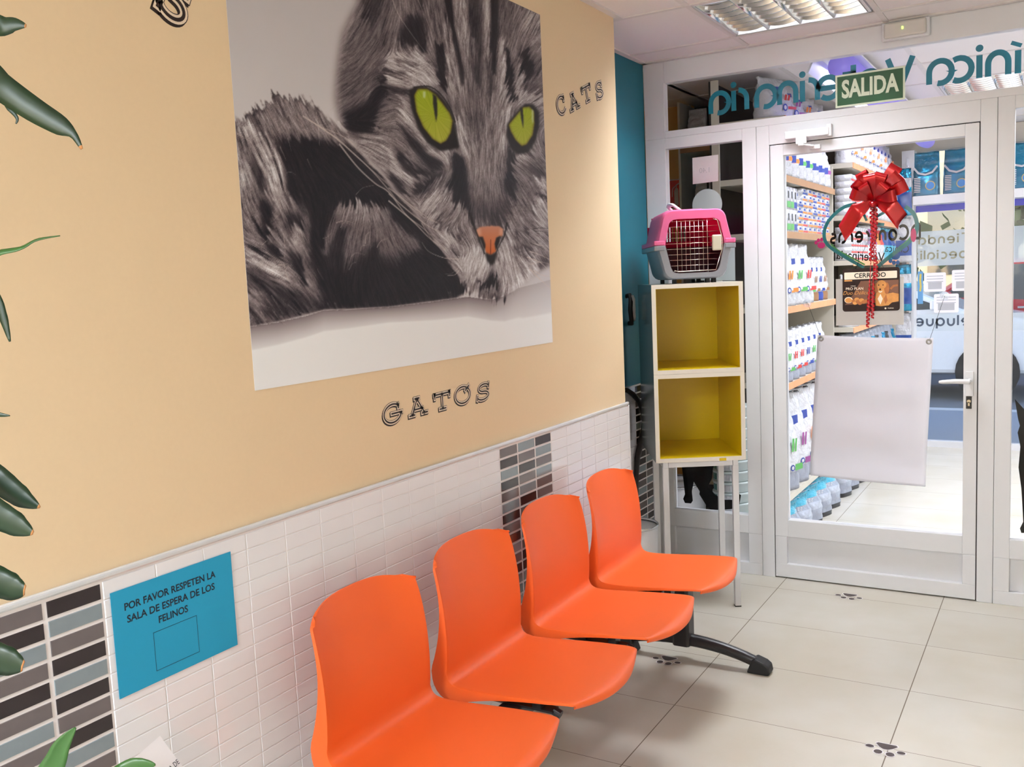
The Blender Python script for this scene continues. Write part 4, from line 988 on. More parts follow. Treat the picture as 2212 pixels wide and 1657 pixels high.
pr.cur = 0; pr.disc(0.857, 1.372, 0.0045, CSP, 0.0014, 10, 0.0036); pr.disc(0.851, 1.391, 0.0028, CSP, 0.0014, 10); pr.disc(0.869, 1.391, 0.0028, CSP, 0.0014, 10)
# kibble and oil drop
pr.cur = 2; pr.disc(0.722, 1.328, 0.018, CSP, 0.0007, 18, 0.014); pr.cur = 3; pr.disc(0.722, 1.327, 0.0155, CSP, 0.0009, 18, 0.0115)
for a, b, r_ in ((0.745, 1.322, .011), (0.758, 1.330, .011), (0.765, 1.320, .012), (0.778, 1.326, .011), (0.787, 1.318, .010), (0.797, 1.321, .010), (0.75, 1.314, .010), (0.771, 1.312, .009)):
    pr.cur = 4 if int(a * 1000) % 2 else 3; pr.disc(a, b, r_, CSP, 0.0008 + a * 0.0002, 12, r_ * 0.8)
pr.cur = 2; pr.disc(0.879, 1.287, 0.004, CSP, 0.0006, 10)
build('picture', pr, [M_brn, M_brn2, M_cream, M_gold, M_gold2], cs)
t_ = MB(); text_mb(t_, 'CERRADO', 0.029, CSP, 0.814, 1.4355, lift=0.001, bold=0.04); build('text_line', t_, M_blkv, cs)
for tx_, sz_, a_, b_ in (('PRO PLAN', 0.0165, 0.748, 1.378), ('PURINA', 0.006, 0.742, 1.3905), ('PURINA', 0.007, 0.901, 1.287)): build('text_line', text_mb(MB(), tx_, sz_, CSP, a_, b_, lift=0.001, bold=0.02), M_cream, cs)
t_ = MB(); text_mb(t_, 'Duo Délice', 0.024, CSP, 0.752, 1.359, lift=0.001, shear=0.35); o = build('text_line', t_, M_gold, cs); o['label'] = 'golden slanted text'
build('string', MB().tube([(0.752, CSY - 0.001, 1.466), (0.802, GY - 0.006, 1.582)], 0.0008, 5).tube([(0.872, CSY - 0.001, 1.466), (0.802, GY - 0.006, 1.582)], 0.0008, 5), M_blkv, cs)
M_cup = glass_mat('clear_suction_cup', (0.9, 0.93, 0.95), 0.35)
def cup(x, z, y, sgn, label):
    mb = MB(); prof = [(0.019, 0.0), (0.017, 0.003), (0.009, 0.008), (0.006, 0.012), (0.008, 0.014), (0.008, 0.019), (0.001, 0.02)]
    n = 20; vs = [(x + r_ * math.cos(2 * PI * k / n), y + sgn * h_, z + r_ * math.sin(2 * PI * k / n)) for r_, h_ in prof for k in range(n)]
    mb.add(vs, [(i * n + k, i * n + (k + 1) % n, (i + 1) * n + (k + 1) % n, (i + 1) * n + k) for i in range(len(prof) - 1) for k in range(n)])
    tag(build('suction_cup', mb, M_cup, smooth=True), label, 'suction cup', 'suction cups on the door glass')
cup(0.802, 1.588, GY - 0.003, -1, 'clear suction cup behind the red ribbons, holding the CERRADO sign')
cup(0.535, 1.318, GY + 0.003, 1, 'clear suction cup on the glass above the left eyelet of the white banner')
cup(1.117, 1.335, GY + 0.003, 1, 'clear suction cup on the glass above the right eyelet of the white banner')
tag(build('card', MB().box((0.664, GY + 0.004, 1.213), (0.953, GY + 0.006, 1.424)), translucent(mat('white_card', rgb(236, 232, 228), rough=0.7), (0.9, 0.88, 0.86), 0.4)), 'plain white card behind the CERRADO sign on the door glass', 'card')
bn_ = thing('banner', 'blank back of a white banner with two eyelets on the door glass', 'banner', (0.80, GY + 0.02, 0.49))
M_ban = mat('white_banner_vinyl', rgb(244, 240, 242), rough=0.55, var=0.02, scale=6)
translucent(M_ban, (0.92, 0.91, 0.94), 0.55)
def ban(u, v):
    xa = 0.578 + (0.535 - 0.578) * (1 - v); xb = 1.072 + (1.040 - 1.072) * (1 - v)
    x = xa + (xb - xa) * u; zt = 1.170 - 0.018 * u - 0.006 * math.sin(PI * u); zb = 0.500 - 0.018 * u - 0.004 * math.sin(PI * u)
    z = zb + (zt - zb) * v; y = GY + 0.016 + 0.012 * math.sin(PI * u) * v + 0.004 * math.sin(v * 22) * math.sin(u * 3) + 0.018 * max(0, 0.12 - v) / 0.12
    return (x, y, z)
mb = MB(); mb.grid(ban, 24, 48); o = build('sheet', mb, M_ban, bn_, smooth=True); md = o.modifiers.new('th', 'SOLIDIFY'); md.thickness = 0.0007
for u in (0.035, 0.965):
    p = ban(u, 0.975); e = MB(); n = 18
    for r0, r1, y in ((0.006, 0.0125, p[1] - 0.002),): 
        vs = [(p[0] + rr * math.cos(2 * PI * k / n), y - (0.0015 if rr == 0.009 else 0), p[2] + rr * math.sin(2 * PI * k / n)) for rr in (0.005, 0.009, 0.0125) for k in range(n)]
        e.add(vs, [(i * n + k, i * n + (k + 1) % n, (i + 1) * n + (k + 1) % n, (i + 1) * n + k) for i in range(2) for k in range(n)])
    build('eyelet', e, mat('steel_eyelet', rgb(150, 150, 150), rough=0.3, metal=1.0), bn_, smooth=True)
build('string', MB().tube([ban(0.035, 0.975), (0.535, GY + 0.014, 1.318)], 0.0008, 5), M_blkv, bn_)
build('string', MB().tube([ban(0.965, 0.975), (1.117, GY + 0.014, 1.335)], 0.0009, 5), M_blkv, bn_)

# ---- papers and silhouettes on the side windows
pw = thing('paper_note', 'square white paper note on the left side window glass', 'paper', (0.07, GY, 1.875))
def quad_px(pts): return px2g(pts)
Q = quad_px([(1496, 398), (1551, 391), (1551, 334), (1495, 341)])
build('sheet', MB().poly(Q, G_out, 0.0008), M_paper, pw)
t_ = MB(); c0 = sum(p[0] for p in Q) / 4; c1 = sum(p[1] for p in Q) / 4; text_mb(t_, '1.40', 0.034, G_in, c0, c1 - 0.005, lift=0.0006, mirror=True); build('faint_text', t_, mat('faint_grey_print', rgb(200, 198, 206), rough=0.8), pw)
M_fros = glass_mat('frosted_film', (0.9, 0.96, 0.96), 0.8, (0.80, 0.90, 0.90))
fs = MB(); F0 = px2g([(1527, 442)])[0]; fs.disc(F0[0], F0[1], 0.075, G_out, 0.0008, 30); R0 = px2g([(1500, 606), (1588, 606), (1587, 534), (1553, 470), (1503, 470)]); fs.poly(R0, G_out, 0.0010)
tag(build('frosted_sticker', fs, M_fros), 'pale frosted sticker with round top behind the pink carrier on the side window', 'window sticker')
# black cat silhouette, walking, on the left side window
cat_out = px2g([(1471, 1000), (1476, 1040), (1479, 1068), (1475, 1078), (1479, 1087), (1492, 1088), (1496, 1082), (1494, 1062), (1498, 1041), (1511, 1062), (1510, 1068), (1525, 1092), (1534, 1101), (1556, 1102), (1580, 1100), (1597, 1090), (1600, 1070), (1592, 1064), (1584, 1080), (1566, 1080), (1545, 1070), (1528, 1052), (1537, 1035), (1541, 1000), (1545, 950), (1538, 900), (1520, 880), (1500, 872), (1494, 850), (1486, 868), (1472, 866), (1464, 850), (1460, 874), (1455, 900), (1460, 930), (1468, 960)])
tag(build('cat_silhouette', MB().poly(cat_out, G_out, 0.0014), M_blkv), 'black walking cat silhouette on the side window behind the white legs', 'window sticker')
dog_out = px2g([(2192, 862), (2199, 905), (2203, 920), (2198, 935), (2204, 965), (2200, 1010), (2206, 1055), (2208, 1085), (2210, 1128), (2203, 1142), (2206, 1152), (2240, 1152), (2242, 1100), (2262, 1060), (2300, 1080), (2330, 1150), (2370, 1150), (2360, 1060), (2390, 1000), (2350, 960), (2290, 940), (2250, 915), (2258, 896), (2230, 884), (2212, 884)])
tag(build('dog_silhouette', MB().poly(dog_out, G_out, 0.0014), M_blkv), 'black dog silhouette with pointed ear on the glass right of the door', 'window sticker')
# ================================================================== the cat poster: a flat print, coloured per vertex of a fine grid
PU0, PV0, PU1, PV1 = 476, -160, 1204, 860                            # the print's own drawing canvas
PW, PH = PU1 - PU0, PV1 - PV0
def cat_print():
    vv, uu = np.mgrid[0:PH, 0:PW].astype(np.float32); uu += PU0; vv += PV0
    rs = np.random.RandomState(3)
    def blur(a, r, n=2):
        if r < 1: return a
        r = int(r)
        for _ in range(n):
            for ax in (0, 1):
                p = np.pad(a, [(r + 1, r) if k == ax else (0, 0) for k in (0, 1)], mode='edge'); c = np.cumsum(p, axis=ax, dtype=np.float64)
                a = ((c[2 * r + 1:] - c[:-2 * r - 1]) if ax == 0 else (c[:, 2 * r + 1:] - c[:, :-2 * r - 1])) / (2 * r + 1)
        return a.astype(np.float32)
    def mask(poly, soft=0):
        p = np.array(poly, np.float32); m = np.zeros((PH, PW), bool); pad = 3
        x0, x1 = int(max(PU0, p[:, 0].min() - pad)), int(min(PU1, p[:, 0].max() + pad)); y0, y1 = int(max(PV0, p[:, 1].min() - pad)), int(min(PV1, p[:, 1].max() + pad))
        if x1 <= x0 or y1 <= y0: return m.astype(np.float32)
        X = uu[y0 - PV0:y1 - PV0, x0 - PU0:x1 - PU0]; Y = vv[y0 - PV0:y1 - PV0, x0 - PU0:x1 - PU0]; ins = np.zeros(X.shape, bool)
        for (ax, ay), (bx, by) in zip(p, np.roll(p, -1, 0)):
            if ay == by: continue
            ins ^= ((ay > Y) != (by > Y)) & (X < (bx - ax) * (Y - ay) / (by - ay) + ax)
        m[y0 - PV0:y1 - PV0, x0 - PU0:x1 - PU0] = ins
        return blur(m.astype(np.float32), soft) if soft else m.astype(np.float32)
    A = lambda *p: [(480 + x / 3.944, y / 3.944) for x, y in p]
    B = lambda *p: [(840 + x / 3.944, y / 3.944) for x, y in p]
    C = lambda *p: [(480 + x / 3.944, 420 + y / 3.944) for x, y in p]
    D = lambda *p: [(840 + x / 3.944, 320 + y / 3.944) for x, y in p]
    # ---- hair direction field from samples (u, v, angle in degrees, image axes)
    dirs = [(520, 300, 70), (560, 320, 65), (600, 380, 72), (520, 420, 75), (560, 470, 60), (640, 480, 65), (540, 540, 30), (600, 590, 25), (660, 570, 60), (560, 650, 50), (620, 660, 50),
            (580, 235, 62), (640, 240, 65), (700, 280, 60), (740, 330, 45), (800, 380, 40), (880, 460, 40), (940, 530, 40),
            (740, 480, 110), (780, 500, 100), (760, 560, 100), (830, 480, 70), (860, 560, 60),
            (770, 60, 120), (740, 130, 150), (745, 210, 145), (790, 120, 130), (790, 220, 130), (830, 60, 110), (840, 260, 160), (790, 290, 10), (850, 320, 35), (830, 330, 30),
            (860, 170, 20), (900, 150, 30), (930, 180, 45), (900, 60, 70), (940, 60, 80), (980, 40, 86), (1020, 60, 92), (1060, 60, 95), (980, 150, 82), (1020, 160, 90), (1060, 160, 95), (1100, 100, 105), (1150, 60, 120), (1150, 120, 125), (1120, 190, 120), (1150, 220, 150),
            (1000, 250, 80), (1040, 260, 90), (1080, 260, 98), (1000, 320, 75), (1050, 340, 92), (1090, 320, 95), (1050, 420, 90), (1000, 420, 100), (870, 260, 50), (890, 330, 50), (930, 350, 35), (960, 400, 120), (930, 430, 130), (890, 400, 40), (960, 470, 130), (1000, 520, 60), (980, 570, 40), (1010, 560, 110), (1040, 600, 110), (1060, 630, 95),
            (1130, 360, 40), (1150, 420, 60), (1120, 450, 60), (1110, 540, 70), (1140, 560, 50), (1090, 570, 80), (1150, 500, 40)]
    su = np.zeros((PH, PW), np.float32); sv = su.copy(); sw = su.copy()
    for a, b, d in dirs:
        wgt = 1.0 / ((uu - a) ** 2 + (vv - b) ** 2 + 60) ** 1.6; t = math.radians(d) * 2
        su += wgt * math.cos(t); sv += wgt * math.sin(t)
    th = np.arctan2(sv, su) / 2; th = np.where(th < 0, th + PI, th); dx, dy = np.cos(th).astype(np.float32), np.sin(th).astype(np.float32)
    def lic(noise, L):
        acc = noise.copy(); cnt = 1
        for sgn in (1, -1):
            x = uu - PU0; y = vv - PV0
            px, py = dx * sgn, dy * sgn
            for _ in range(L):
                x = x + px; y = y + py
                xi = np.clip(x, 0, PW - 1).astype(np.int32); yi = np.clip(y, 0, PH - 1).astype(np.int32)
                nx, ny = dx[yi, xi], dy[yi, xi]; s = np.where(nx * px + ny * py < 0, -1, 1); px, py = nx * s, ny * s
                acc += noise[yi, xi]; cnt += 1
        a = acc / cnt; a -= a.mean(); return a / a.std()
    fine = lic(rs.randn(PH, PW).astype(np.float32), 9)
    mid = lic(blur(rs.randn(PH, PW).astype(np.float32), 1), 16)
    big = lic(blur(rs.randn(PH, PW).astype(np.float32), 3, 1), 30)
    # ---- tone map: flat drawing in greys, edges broken up along the hair afterwards
    g = np.full((PH, PW), 0.10, np.float32)
    def fill(poly, tone, soft=3, op=1.0):
        nonlocal g
        m = mask(poly, soft) * op; g = g * (1 - m) + tone * m
    face = [(772, -160), (765, -60), (776, 5), (764, 25), (742, 70), (735, 110), (729, 160), (726, 215), (735, 255), (748, 292), (775, 322), (805, 352), (845, 398), (890, 452), (930, 500), (955, 540), (972, 568), (998, 600), (1012, 625), (1032, 645), (1060, 650), (1084, 641), (1120, 620), (1150, 594), (1210, 560), (1210, -160)]
    fur = mask([(500, 250), (530, 262), (545, 230), (575, 222), (600, 208), (640, 205), (680, 232), (715, 262), (748, 288), (748, 300), (800, 352), (930, 500), (1012, 628), (985, 645), (840, 664), (760, 668), (700, 670), (602, 695), (540, 707), (500, 700)], 2)
    fmask = np.maximum(fur, mask(face, 4))
    # back fringe and hip
    fill([(535, 262), (575, 222), (640, 205), (715, 262), (750, 292), (735, 320), (690, 305), (640, 300), (600, 300)], 0.40, 9)
    fill([(500, 250), (530, 262), (575, 290), (600, 312), (614, 360), (618, 420), (640, 440), (662, 480), (668, 560), (700, 650), (660, 682), (500, 715)], 0.36, 5)
    for q, t, s in ((A((110, 1010), (300, 1100), (430, 1260), (530, 1420), (560, 1657), (420, 1657), (380, 1400), (250, 1200), (120, 1130)), 0.60, 5), (A((130, 1330), (200, 1450), (260, 1657), (150, 1657)), 0.5, 4), (A((230, 1280), (330, 1450), (400, 1657), (320, 1657), (260, 1450)), 0.10, 4),
                    (C((310, 0), (430, 100), (420, 300), (340, 420), (330, 250), (310, 100)), 0.06, 5), (C((430, 0), (560, 0), (540, 130), (470, 150)), 0.42, 4), (C((550, 130), (720, 200), (600, 380), (530, 260)), 0.07, 6), (C((680, 60), (740, 200), (740, 420), (700, 400), (700, 200)), 0.36, 4),
                    (C((590, 260), (700, 330), (700, 460), (600, 440)), 0.46, 4), (C((160, 60), (290, 60), (300, 250), (200, 330)), 0.40, 4), (C((200, 300), (330, 260), (330, 350), (240, 450)), 0.36, 4), (C((350, 400), (480, 440), (500, 560), (400, 520)), 0.08, 4),
                    (C((210, 470), (340, 470), (470, 560), (600, 700), (600, 790), (460, 690), (300, 600), (215, 600)), 0.52, 5), (C((210, 620), (330, 640), (470, 760), (520, 860), (380, 860), (230, 760)), 0.14, 6), (C((215, 760), (290, 850), (400, 960), (240, 960)), 0.34, 5),
                    (C((550, 470), (680, 520), (760, 700), (700, 760), (600, 640)), 0.07, 5), (C((690, 520), (760, 600), (800, 760), (880, 890), (780, 820), (700, 660)), 0.30, 4), (C((420, 760), (620, 800), (860, 900), (900, 960), (700, 1010), (480, 1070), (300, 1040)), 0.12, 8), (C((235, 900), (330, 1000), (400, 1090), (245, 1130)), 0.24, 5)): fill(q, t, s)
    # dark hollow behind the paw
    fill([(600, 292), (640, 300), (690, 300), (748, 318), (800, 372), (850, 430), (900, 480), (985, 580), (1012, 632), (840, 662), (700, 666), (672, 560), (668, 470), (640, 430), (620, 420), (616, 360)], 0.045, 6)
    fill(C((660, 0), (740, 160), (750, 440), (700, 480), (700, 200)), 0.22, 4, 0.8)
    fill(C((690, 520), (760, 600), (800, 760), (880, 890), (780, 820), (700, 660)), 0.24, 5, 0.9)
    # paw
    paw_ = C((960, 125), (1010, 100), (1100, 70), (1300, 80), (1420, 130)) + D((20, 610), (120, 700), (230, 760), (260, 860)) + [(880, 560), (845, 585)] + C((1300, 600), (1180, 650), (1040, 650), (1010, 480), (890, 560), (860, 500), (890, 330))
    fill(paw_, 0.30, 4); fill(C((960, 125), (1130, 75), (1330, 90), (1420, 160), (1400, 240), (1200, 230), (1020, 190)), 0.42, 5)
    fill(C((985, 240), (1080, 250), (1040, 420), (1020, 640), (880, 640), (900, 470), (960, 330)), 0.07, 5); fill(C((1250, 420), (1340, 380), (1320, 640), (1230, 640)), 0.06, 6)
    fill([(740, 575), (790, 545), (850, 560), (900, 540), (960, 600), (960, 640), (740, 640)], 0.05, 14)
    # ---- face
    fill(face, 0.36, 3)
    fill([(776, -160), (772, 0), (742, 70), (735, 110), (729, 160), (726, 215), (745, 285), (800, 240), (830, 160), (850, 60), (860, -160)], 0.27, 6)
    fill([(790, -160), (780, 20), (800, 60), (830, 0), (830, -160)], 0.12, 6)
    for q, t, s in (
        (A((1000, 960), (1060, 1120), (1180, 1160), (1330, 1120), (1300, 1010), (1360, 880), (1420, 820), (1420, 600), (1330, 650), (1250, 850), (1120, 920)), 0.045, 6),
        (A((1060, 1180), (1330, 1140), (1420, 1150), (1420, 1500), (1330, 1430), (1180, 1300)), 0.44, 6),
        (B((60, 330), (150, 130), (240, 90), (320, 180), (320, 330), (300, 440), (180, 420)), 0.07, 6), (B((200, -300), (330, -300), (320, 60), (240, 90)), 0.10, 6),
        (B((330, 0), (460, 0), (480, 200), (480, 380), (370, 380), (340, 200)), 0.30, 5),
        (B((-40, 470), (120, 430), (300, 490), (400, 620), (440, 760), (300, 730), (150, 760), (0, 720)), 0.62, 5), (B((0, 600), (200, 600), (200, 640), (0, 640)), 0.35, 3), (B((60, 500), (240, 540), (240, 560), (60, 530)), 0.3, 2),
        (B((-20, 720), (170, 760), (170, 830), (0, 810)), 0.10, 4),
        (B((460, -500), (530, -500), (540, 0), (560, 220), (600, 420), (645, 640), (640, 780), (600, 700), (570, 480), (530, 250), (470, 100)), 0.05, 2),
        (B((390, 370), (470, 360), (490, 500), (490, 800), (430, 740), (400, 560)), 0.06, 2),
        (B((480, 230), (530, 280), (580, 520), (620, 800), (560, 860), (500, 780), (490, 500)), 0.50, 3),
        (B((540, -500), (650, -500), (650, 0), (690, 280), (690, 520), (640, 480), (600, 380), (560, 180)), 0.52, 3),
        (B((650, -500), (790, -500), (780, 0), (800, 380), (790, 700), (780, 870), (720, 700), (690, 520), (680, 240)), 0.13, 4),
        (B((700, 300), (740, 300), (740, 560), (700, 540)), 0.34, 4),
        (B((790, -500), (870, -500), (870, 0), (860, 520), (800, 520), (810, 300)), 0.46, 3), (B((820, 520), (870, 520), (900, 780), (850, 800)), 0.16, 4),
        (B((870, -500), (945, -500), (940, 0), (930, 330), (915, 650), (870, 620), (860, 400)), 0.05, 2),
        (B((940, 330), (980, 340), (1010, 620), (1020, 900), (930, 900), (920, 640)), 0.54, 3), (B((945, -300), (1100, -300), (1090, 200), (1000, 380), (945, 300)), 0.28, 5),
        (B((980, 360), (1060, 540), (1085, 700), (1070, 900), (1030, 910), (1010, 700), (985, 540)), 0.05, 2),
        (B((1100, 400), (1220, 440), (1265, 600), (1190, 690), (1110, 620)), 0.05, 5), (B((1120, 60), (1300, 120), (1310, 420), (1240, 440), (1130, 330)), 0.46, 6), (B((1230, 460), (1310, 460), (1310, 700), (1250, 640)), 0.3, 4),
        (B((1085, 600), (1140, 600), (1130, 750), (1240, 780), (1320, 830), (1320, 960), (1180, 860), (1085, 920), (1070, 760)), 0.58, 4), (B((1150, 690), (1300, 720), (1310, 830), (1180, 770)), 0.24, 4),
        (B((560, 900), (640, 960), (740, 860), (860, 900), (960, 900), (1000, 960), (1000, 1300), (980, 1600), (760, 1657), (640, 1300)), 0.40, 6), (B((690, 780), (790, 780), (800, 1000), (760, 1250), (690, 1100)), 0.27, 7),
        (B((550, 960), (600, 1000), (640, 1150), (690, 1300), (660, 1390), (600, 1250), (570, 1120)), 0.70, 3), (B((965, 900), (1020, 960), (1010, 1100), (1005, 1290), (960, 1290), (940, 1100)), 0.66, 4),
        (B((40, 830), (130, 830), (190, 980), (250, 1130), (330, 1220), (430, 1290), (530, 1290), (530, 1400), (420, 1380), (300, 1310), (180, 1180), (100, 1020)), 0.60, 4), (B((0, 760), (100, 850), (130, 980), (40, 980), (0, 900)), 0.30, 4),
        (B((80, 1060), (150, 1090), (250, 1200), (350, 1310), (470, 1380), (470, 1480), (340, 1440), (230, 1330), (130, 1200)), 0.08, 4), (B((0, 1000), (90, 1080), (150, 1230), (240, 1330), (300, 1400), (220, 1400), (120, 1300), (0, 1180)), 0.38, 4),
        (B((50, 1250), (110, 1290), (170, 1400), (290, 1430), (340, 1480), (230, 1520), (130, 1450), (60, 1350)), 0.08, 4), (B((250, 1350), (330, 1440), (470, 1490), (440, 1560), (350, 1500)), 0.10, 5),
        (B((0, 1230), (70, 1380), (130, 1480), (230, 1530), (200, 1600), (90, 1530), (0, 1420)), 0.62, 4), (B((190, 1610), (310, 1530), (400, 1490), (400, 1540), (300, 1640), (230, 1690)), 0.08, 4), (B((0, 1450), (120, 1560), (160, 1657), (60, 1657), (0, 1560)), 0.08, 4),
        (D((220, 440), (430, 350), (530, 300), (530, 420), (640, 560), (720, 740), (800, 860), (870, 1010), (840, 1090), (720, 1150), (620, 1060), (500, 900), (400, 700), (280, 560)), 0.58, 7),
        (D((400, 500), (560, 450), (680, 620), (700, 720), (560, 700), (440, 620)), 0.42, 8), (D((590, 860), (790, 820), (860, 1000), (800, 1090), (700, 1110), (600, 1000)), 0.74, 7),
        (D((530, 60), (640, 60), (670, 240), (690, 420), (720, 560), (760, 690), (700, 650), (650, 520), (590, 470), (535, 430)), 0.05, 4),
        (D((1000, -20), (1075, 20), (1075, 200), (1100, 400), (1080, 460), (990, 420), (970, 330), (1000, 180)), 0.06, 4),
        (D((680, 400), (760, 440), (960, 440), (1060, 440), (1010, 640), (960, 670), (780, 670), (720, 600)), 0.15, 9), (D((740, 330), (960, 330), (940, 500), (780, 500)), 0.32, 10),
        (D((1090, 60), (1200, 60), (1340, -20), (1345, 420), (1240, 600), (1120, 520), (1080, 300)), 0.34, 6), (D((1080, 80), (1330, 30), (1200, 90), (1090, 160)), 0.58, 5), (D((1150, 130), (1330, 160), (1340, 280), (1230, 260)), 0.16, 5), (D((1270, 280), (1340, 290), (1340, 360), (1280, 370)), 0.75, 4), (D((1240, 380), (1345, 380), (1340, 410), (1250, 420)), 0.12, 3), (D((1230, 480), (1350, 440), (1362, 680), (1240, 680)), 0.62, 6),
        (D((960, 760), (1010, 650), (1060, 640), (1080, 760), (1060, 920), (1200, 960), (1260, 900), (1300, 980), (1180, 1100), (1100, 1200), (980, 1260), (930, 1150), (890, 1010), (920, 900)), 0.62, 6), (D((1060, 520), (1240, 600), (1230, 700), (1090, 780), (1050, 640)), 0.40, 7),
        (D((1250, 690), (1370, 680), (1370, 900), (1260, 900)), 0.50, 5), (D((1290, 940), (1370, 900), (1370, 1140), (1290, 1140), (1260, 1020)), 0.16, 6), (D((1060, 1150), (1200, 1020), (1270, 960), (1270, 1040), (1140, 1190), (1040, 1230)), 0.86, 5)): fill(q, t, s)
    # whisker spots
    for q in ((400, 600, 470, 650), (470, 660, 520, 720), (510, 700, 550, 750), (565, 720, 620, 780), (520, 830, 560, 880), (560, 870, 600, 900), (1070, 710, 1130, 760), (1130, 690, 1230, 730), (1060, 840, 1110, 880), (1120, 830, 1220, 870), (1090, 880, 1140, 910), (630, 880, 660, 900), (420, 640, 460, 670)):
        a, b, c_, d = q; fill(D(((a + c_) / 2, b - 8), (c_ + 4, (b + d) / 2), ((a + c_) / 2, d + 8), (a - 4, (b + d) / 2)), 0.10, 3, 0.85)
    # mouth and chin
    fill(D((720, 1160), (940, 1160), (945, 1290), (880, 1310), (760, 1270)), 0.38, 5); fill(D((865, 990), (885, 1080), (945, 1115), (935, 1165), (870, 1180), (770, 1185), (725, 1150), (820, 1135), (855, 1080)), 0.03, 3); fill(D((860, 1230), (940, 1240), (930, 1300), (870, 1300)), 0.12, 4)
    # ---- break edges along the hair, then add hair
    amp = (5.0 * mid + 4.0 * big) * np.clip(fmask * 1.2, 0, 1)
    xi = np.clip(uu - PU0 + dx * amp, 0, PW - 1).astype(np.int32); yi = np.clip(vv - PV0 + dy * amp, 0, PH - 1).astype(np.int32)
    g = g[yi, xi]
    fur_k = np.clip(g * 1.35 + 0.02, 0.02, 0.75)
    hip = blur(mask([(500, 240), (600, 290), (620, 420), (700, 650), (660, 690), (500, 715)], 6), 6)
    g = g + fur_k * (0.155 * fine + 0.10 * mid + (0.05 + 0.17 * hip) * big)
    # ---- backdrop and table
    bgt = 0.74 + 0.0 * uu
    bgt = bgt + 0.05 * np.clip((vv - 60) / 250, -1, 1)
    tab = np.interp(uu, [476, 543, 602, 660, 700, 760, 840, 930, 1010, 1060, 1090, 1120, 1160, 1204], [714, 706, 696, 683, 671, 669, 664, 653, 641, 648, 640, 622, 612, 600])
    vv_ = vv; dep = np.interp(uu, [476, 560, 700, 840, 950, 1060, 1130, 1204], [54, 52, 46, 34, 42, 46, 70, 76])
    tt = np.clip((vv - tab) / dep, 0, 1)
    dk = np.interp(uu, [476, 600, 800, 1000, 1060, 1110, 1150, 1204], [0.42, 0.38, 0.40, 0.36, 0.40, 0.60, 0.66, 0.70])
    table = dk + (0.92 - dk) * tt ** 0.9 + 0.08 * np.clip((tt - 0.92) / 0.08, 0, 1)
    fm2 = blur(fmask, 1); jit = 4.5 * big + 3.0 * mid
    fxi = np.clip(uu - PU0 + dx * jit * 1.6, 0, PW - 1).astype(np.int32); fyi = np.clip(vv - PV0 + dy * jit * 1.6, 0, PH - 1).astype(np.int32); fm3 = fm2[fyi, fxi]
    head_soft = blur(mask(face, 7), 5); fm3 = np.where(((uu < 790) & (vv < 262) & (uu > 720)) | ((uu > 697) & (uu < 790) & (vv < 242)), head_soft, fm3)
    low = np.clip((vv - tab + 26) / 14, 0, 1) * (uu < 1000); fm3 = fm3 * (1 - low) + fm2 * low; hi_ = np.clip((uu - 1090) / 30, 0, 1) * (vv > 560); fm3 = fm3 * (1 - hi_) + blur(fm2, 3) * hi_; back = np.where(vv > tab, table, bgt)
    edge = np.clip((vv - tab + 3) / 8, 0, 1); fm3 = np.where(uu < 1062, fm3 * (1 - edge), fm3)
    g = g * fm3 + back * (1 - fm3)
    g = np.clip(g, 0.02, 1)
    # colour of the print: warm violet-grey
    ramp_x = [0, 0.08, 0.25, 0.5, 0.75, 1.0]
    R = np.interp(g, ramp_x, [10, 38, 95, 154, 203, 244]); G = np.interp(g, ramp_x, [10, 34, 85, 144, 199, 246]); Bc = np.interp(g, ramp_x, [18, 42, 90, 148, 204, 250])
    im = np.stack([R, G, Bc], -1)
    def paint(m, col):
        nonlocal im
        im = im * (1 - m[..., None]) + np.array(col, np.float32) * m[..., None]
    def line(pts, w0, col, op=0.85, w1=None):
        nonlocal im
        P = [np.array(p, float) for p in pts]; n = len(P); S = []
        for i in range(n - 1):
            p0, p1, p2, p3 = P[max(0, i - 1)], P[i], P[i + 1], P[min(n - 1, i + 2)]; L = max(4, int(np.hypot(*(p2 - p1)) * 2))
            for k in range(L):
                f = k / L; S.append(0.5 * (2 * p1 + (p2 - p0) * f + (2 * p0 - 5 * p1 + 4 * p2 - p3) * f * f + (3 * p1 - p0 - 3 * p2 + p3) * f ** 3))
        m = np.zeros((PH, PW), np.float32); N_ = len(S)
        for k, (x, y) in enumerate(S):
            w_ = w0 + ((w1 if w1 is not None else w0 * 0.3) - w0) * k / N_; r = int(w_ + 2); xi_, yi_ = int(x - PU0), int(y - PV0)
            x0, x1, y0, y1 = max(0, xi_ - r), min(PW, xi_ + r + 1), max(0, yi_ - r), min(PH, yi_ + r + 1)
            if x1 <= x0 or y1 <= y0: continue
            d = np.hypot(uu[y0:y1, x0:x1] - x, vv[y0:y1, x0:x1] - y); m[y0:y1, x0:x1] = np.maximum(m[y0:y1, x0:x1], np.clip(w_ / 2 + 0.5 - d, 0, 1))
        paint(m * op, col)
    # ---- eyes
    def eye(outl, iris, pup, hl):
        paint(mask(outl, 2), (24, 20, 22)); m = mask(iris, 1); mi = mask(iris, 4)
        cx_, cy_ = np.mean([p[0] for p in iris]), np.mean([p[1] for p in iris]); a = np.arctan2(vv - cy_, uu - cx_); rad = np.sin(a * 46 + 3 * np.sin(a * 11)) * 0.5 + 0.5
        c = np.stack([158 + 18 * rad + 8 * (vv - cy_) / 50, 172 + 14 * rad + 0 * vv, 30 + 18 * rad + 12 * (vv - cy_) / 40], -1); inner = np.clip(mi * 1.5 - 0.45, 0, 1)[..., None]
        c = c * inner + np.array((96, 74, 16), np.float32) * (1 - inner); im[:] = im * (1 - m[..., None]) + c * m[..., None]
        paint(mask(pup, 1), (24, 22, 18))
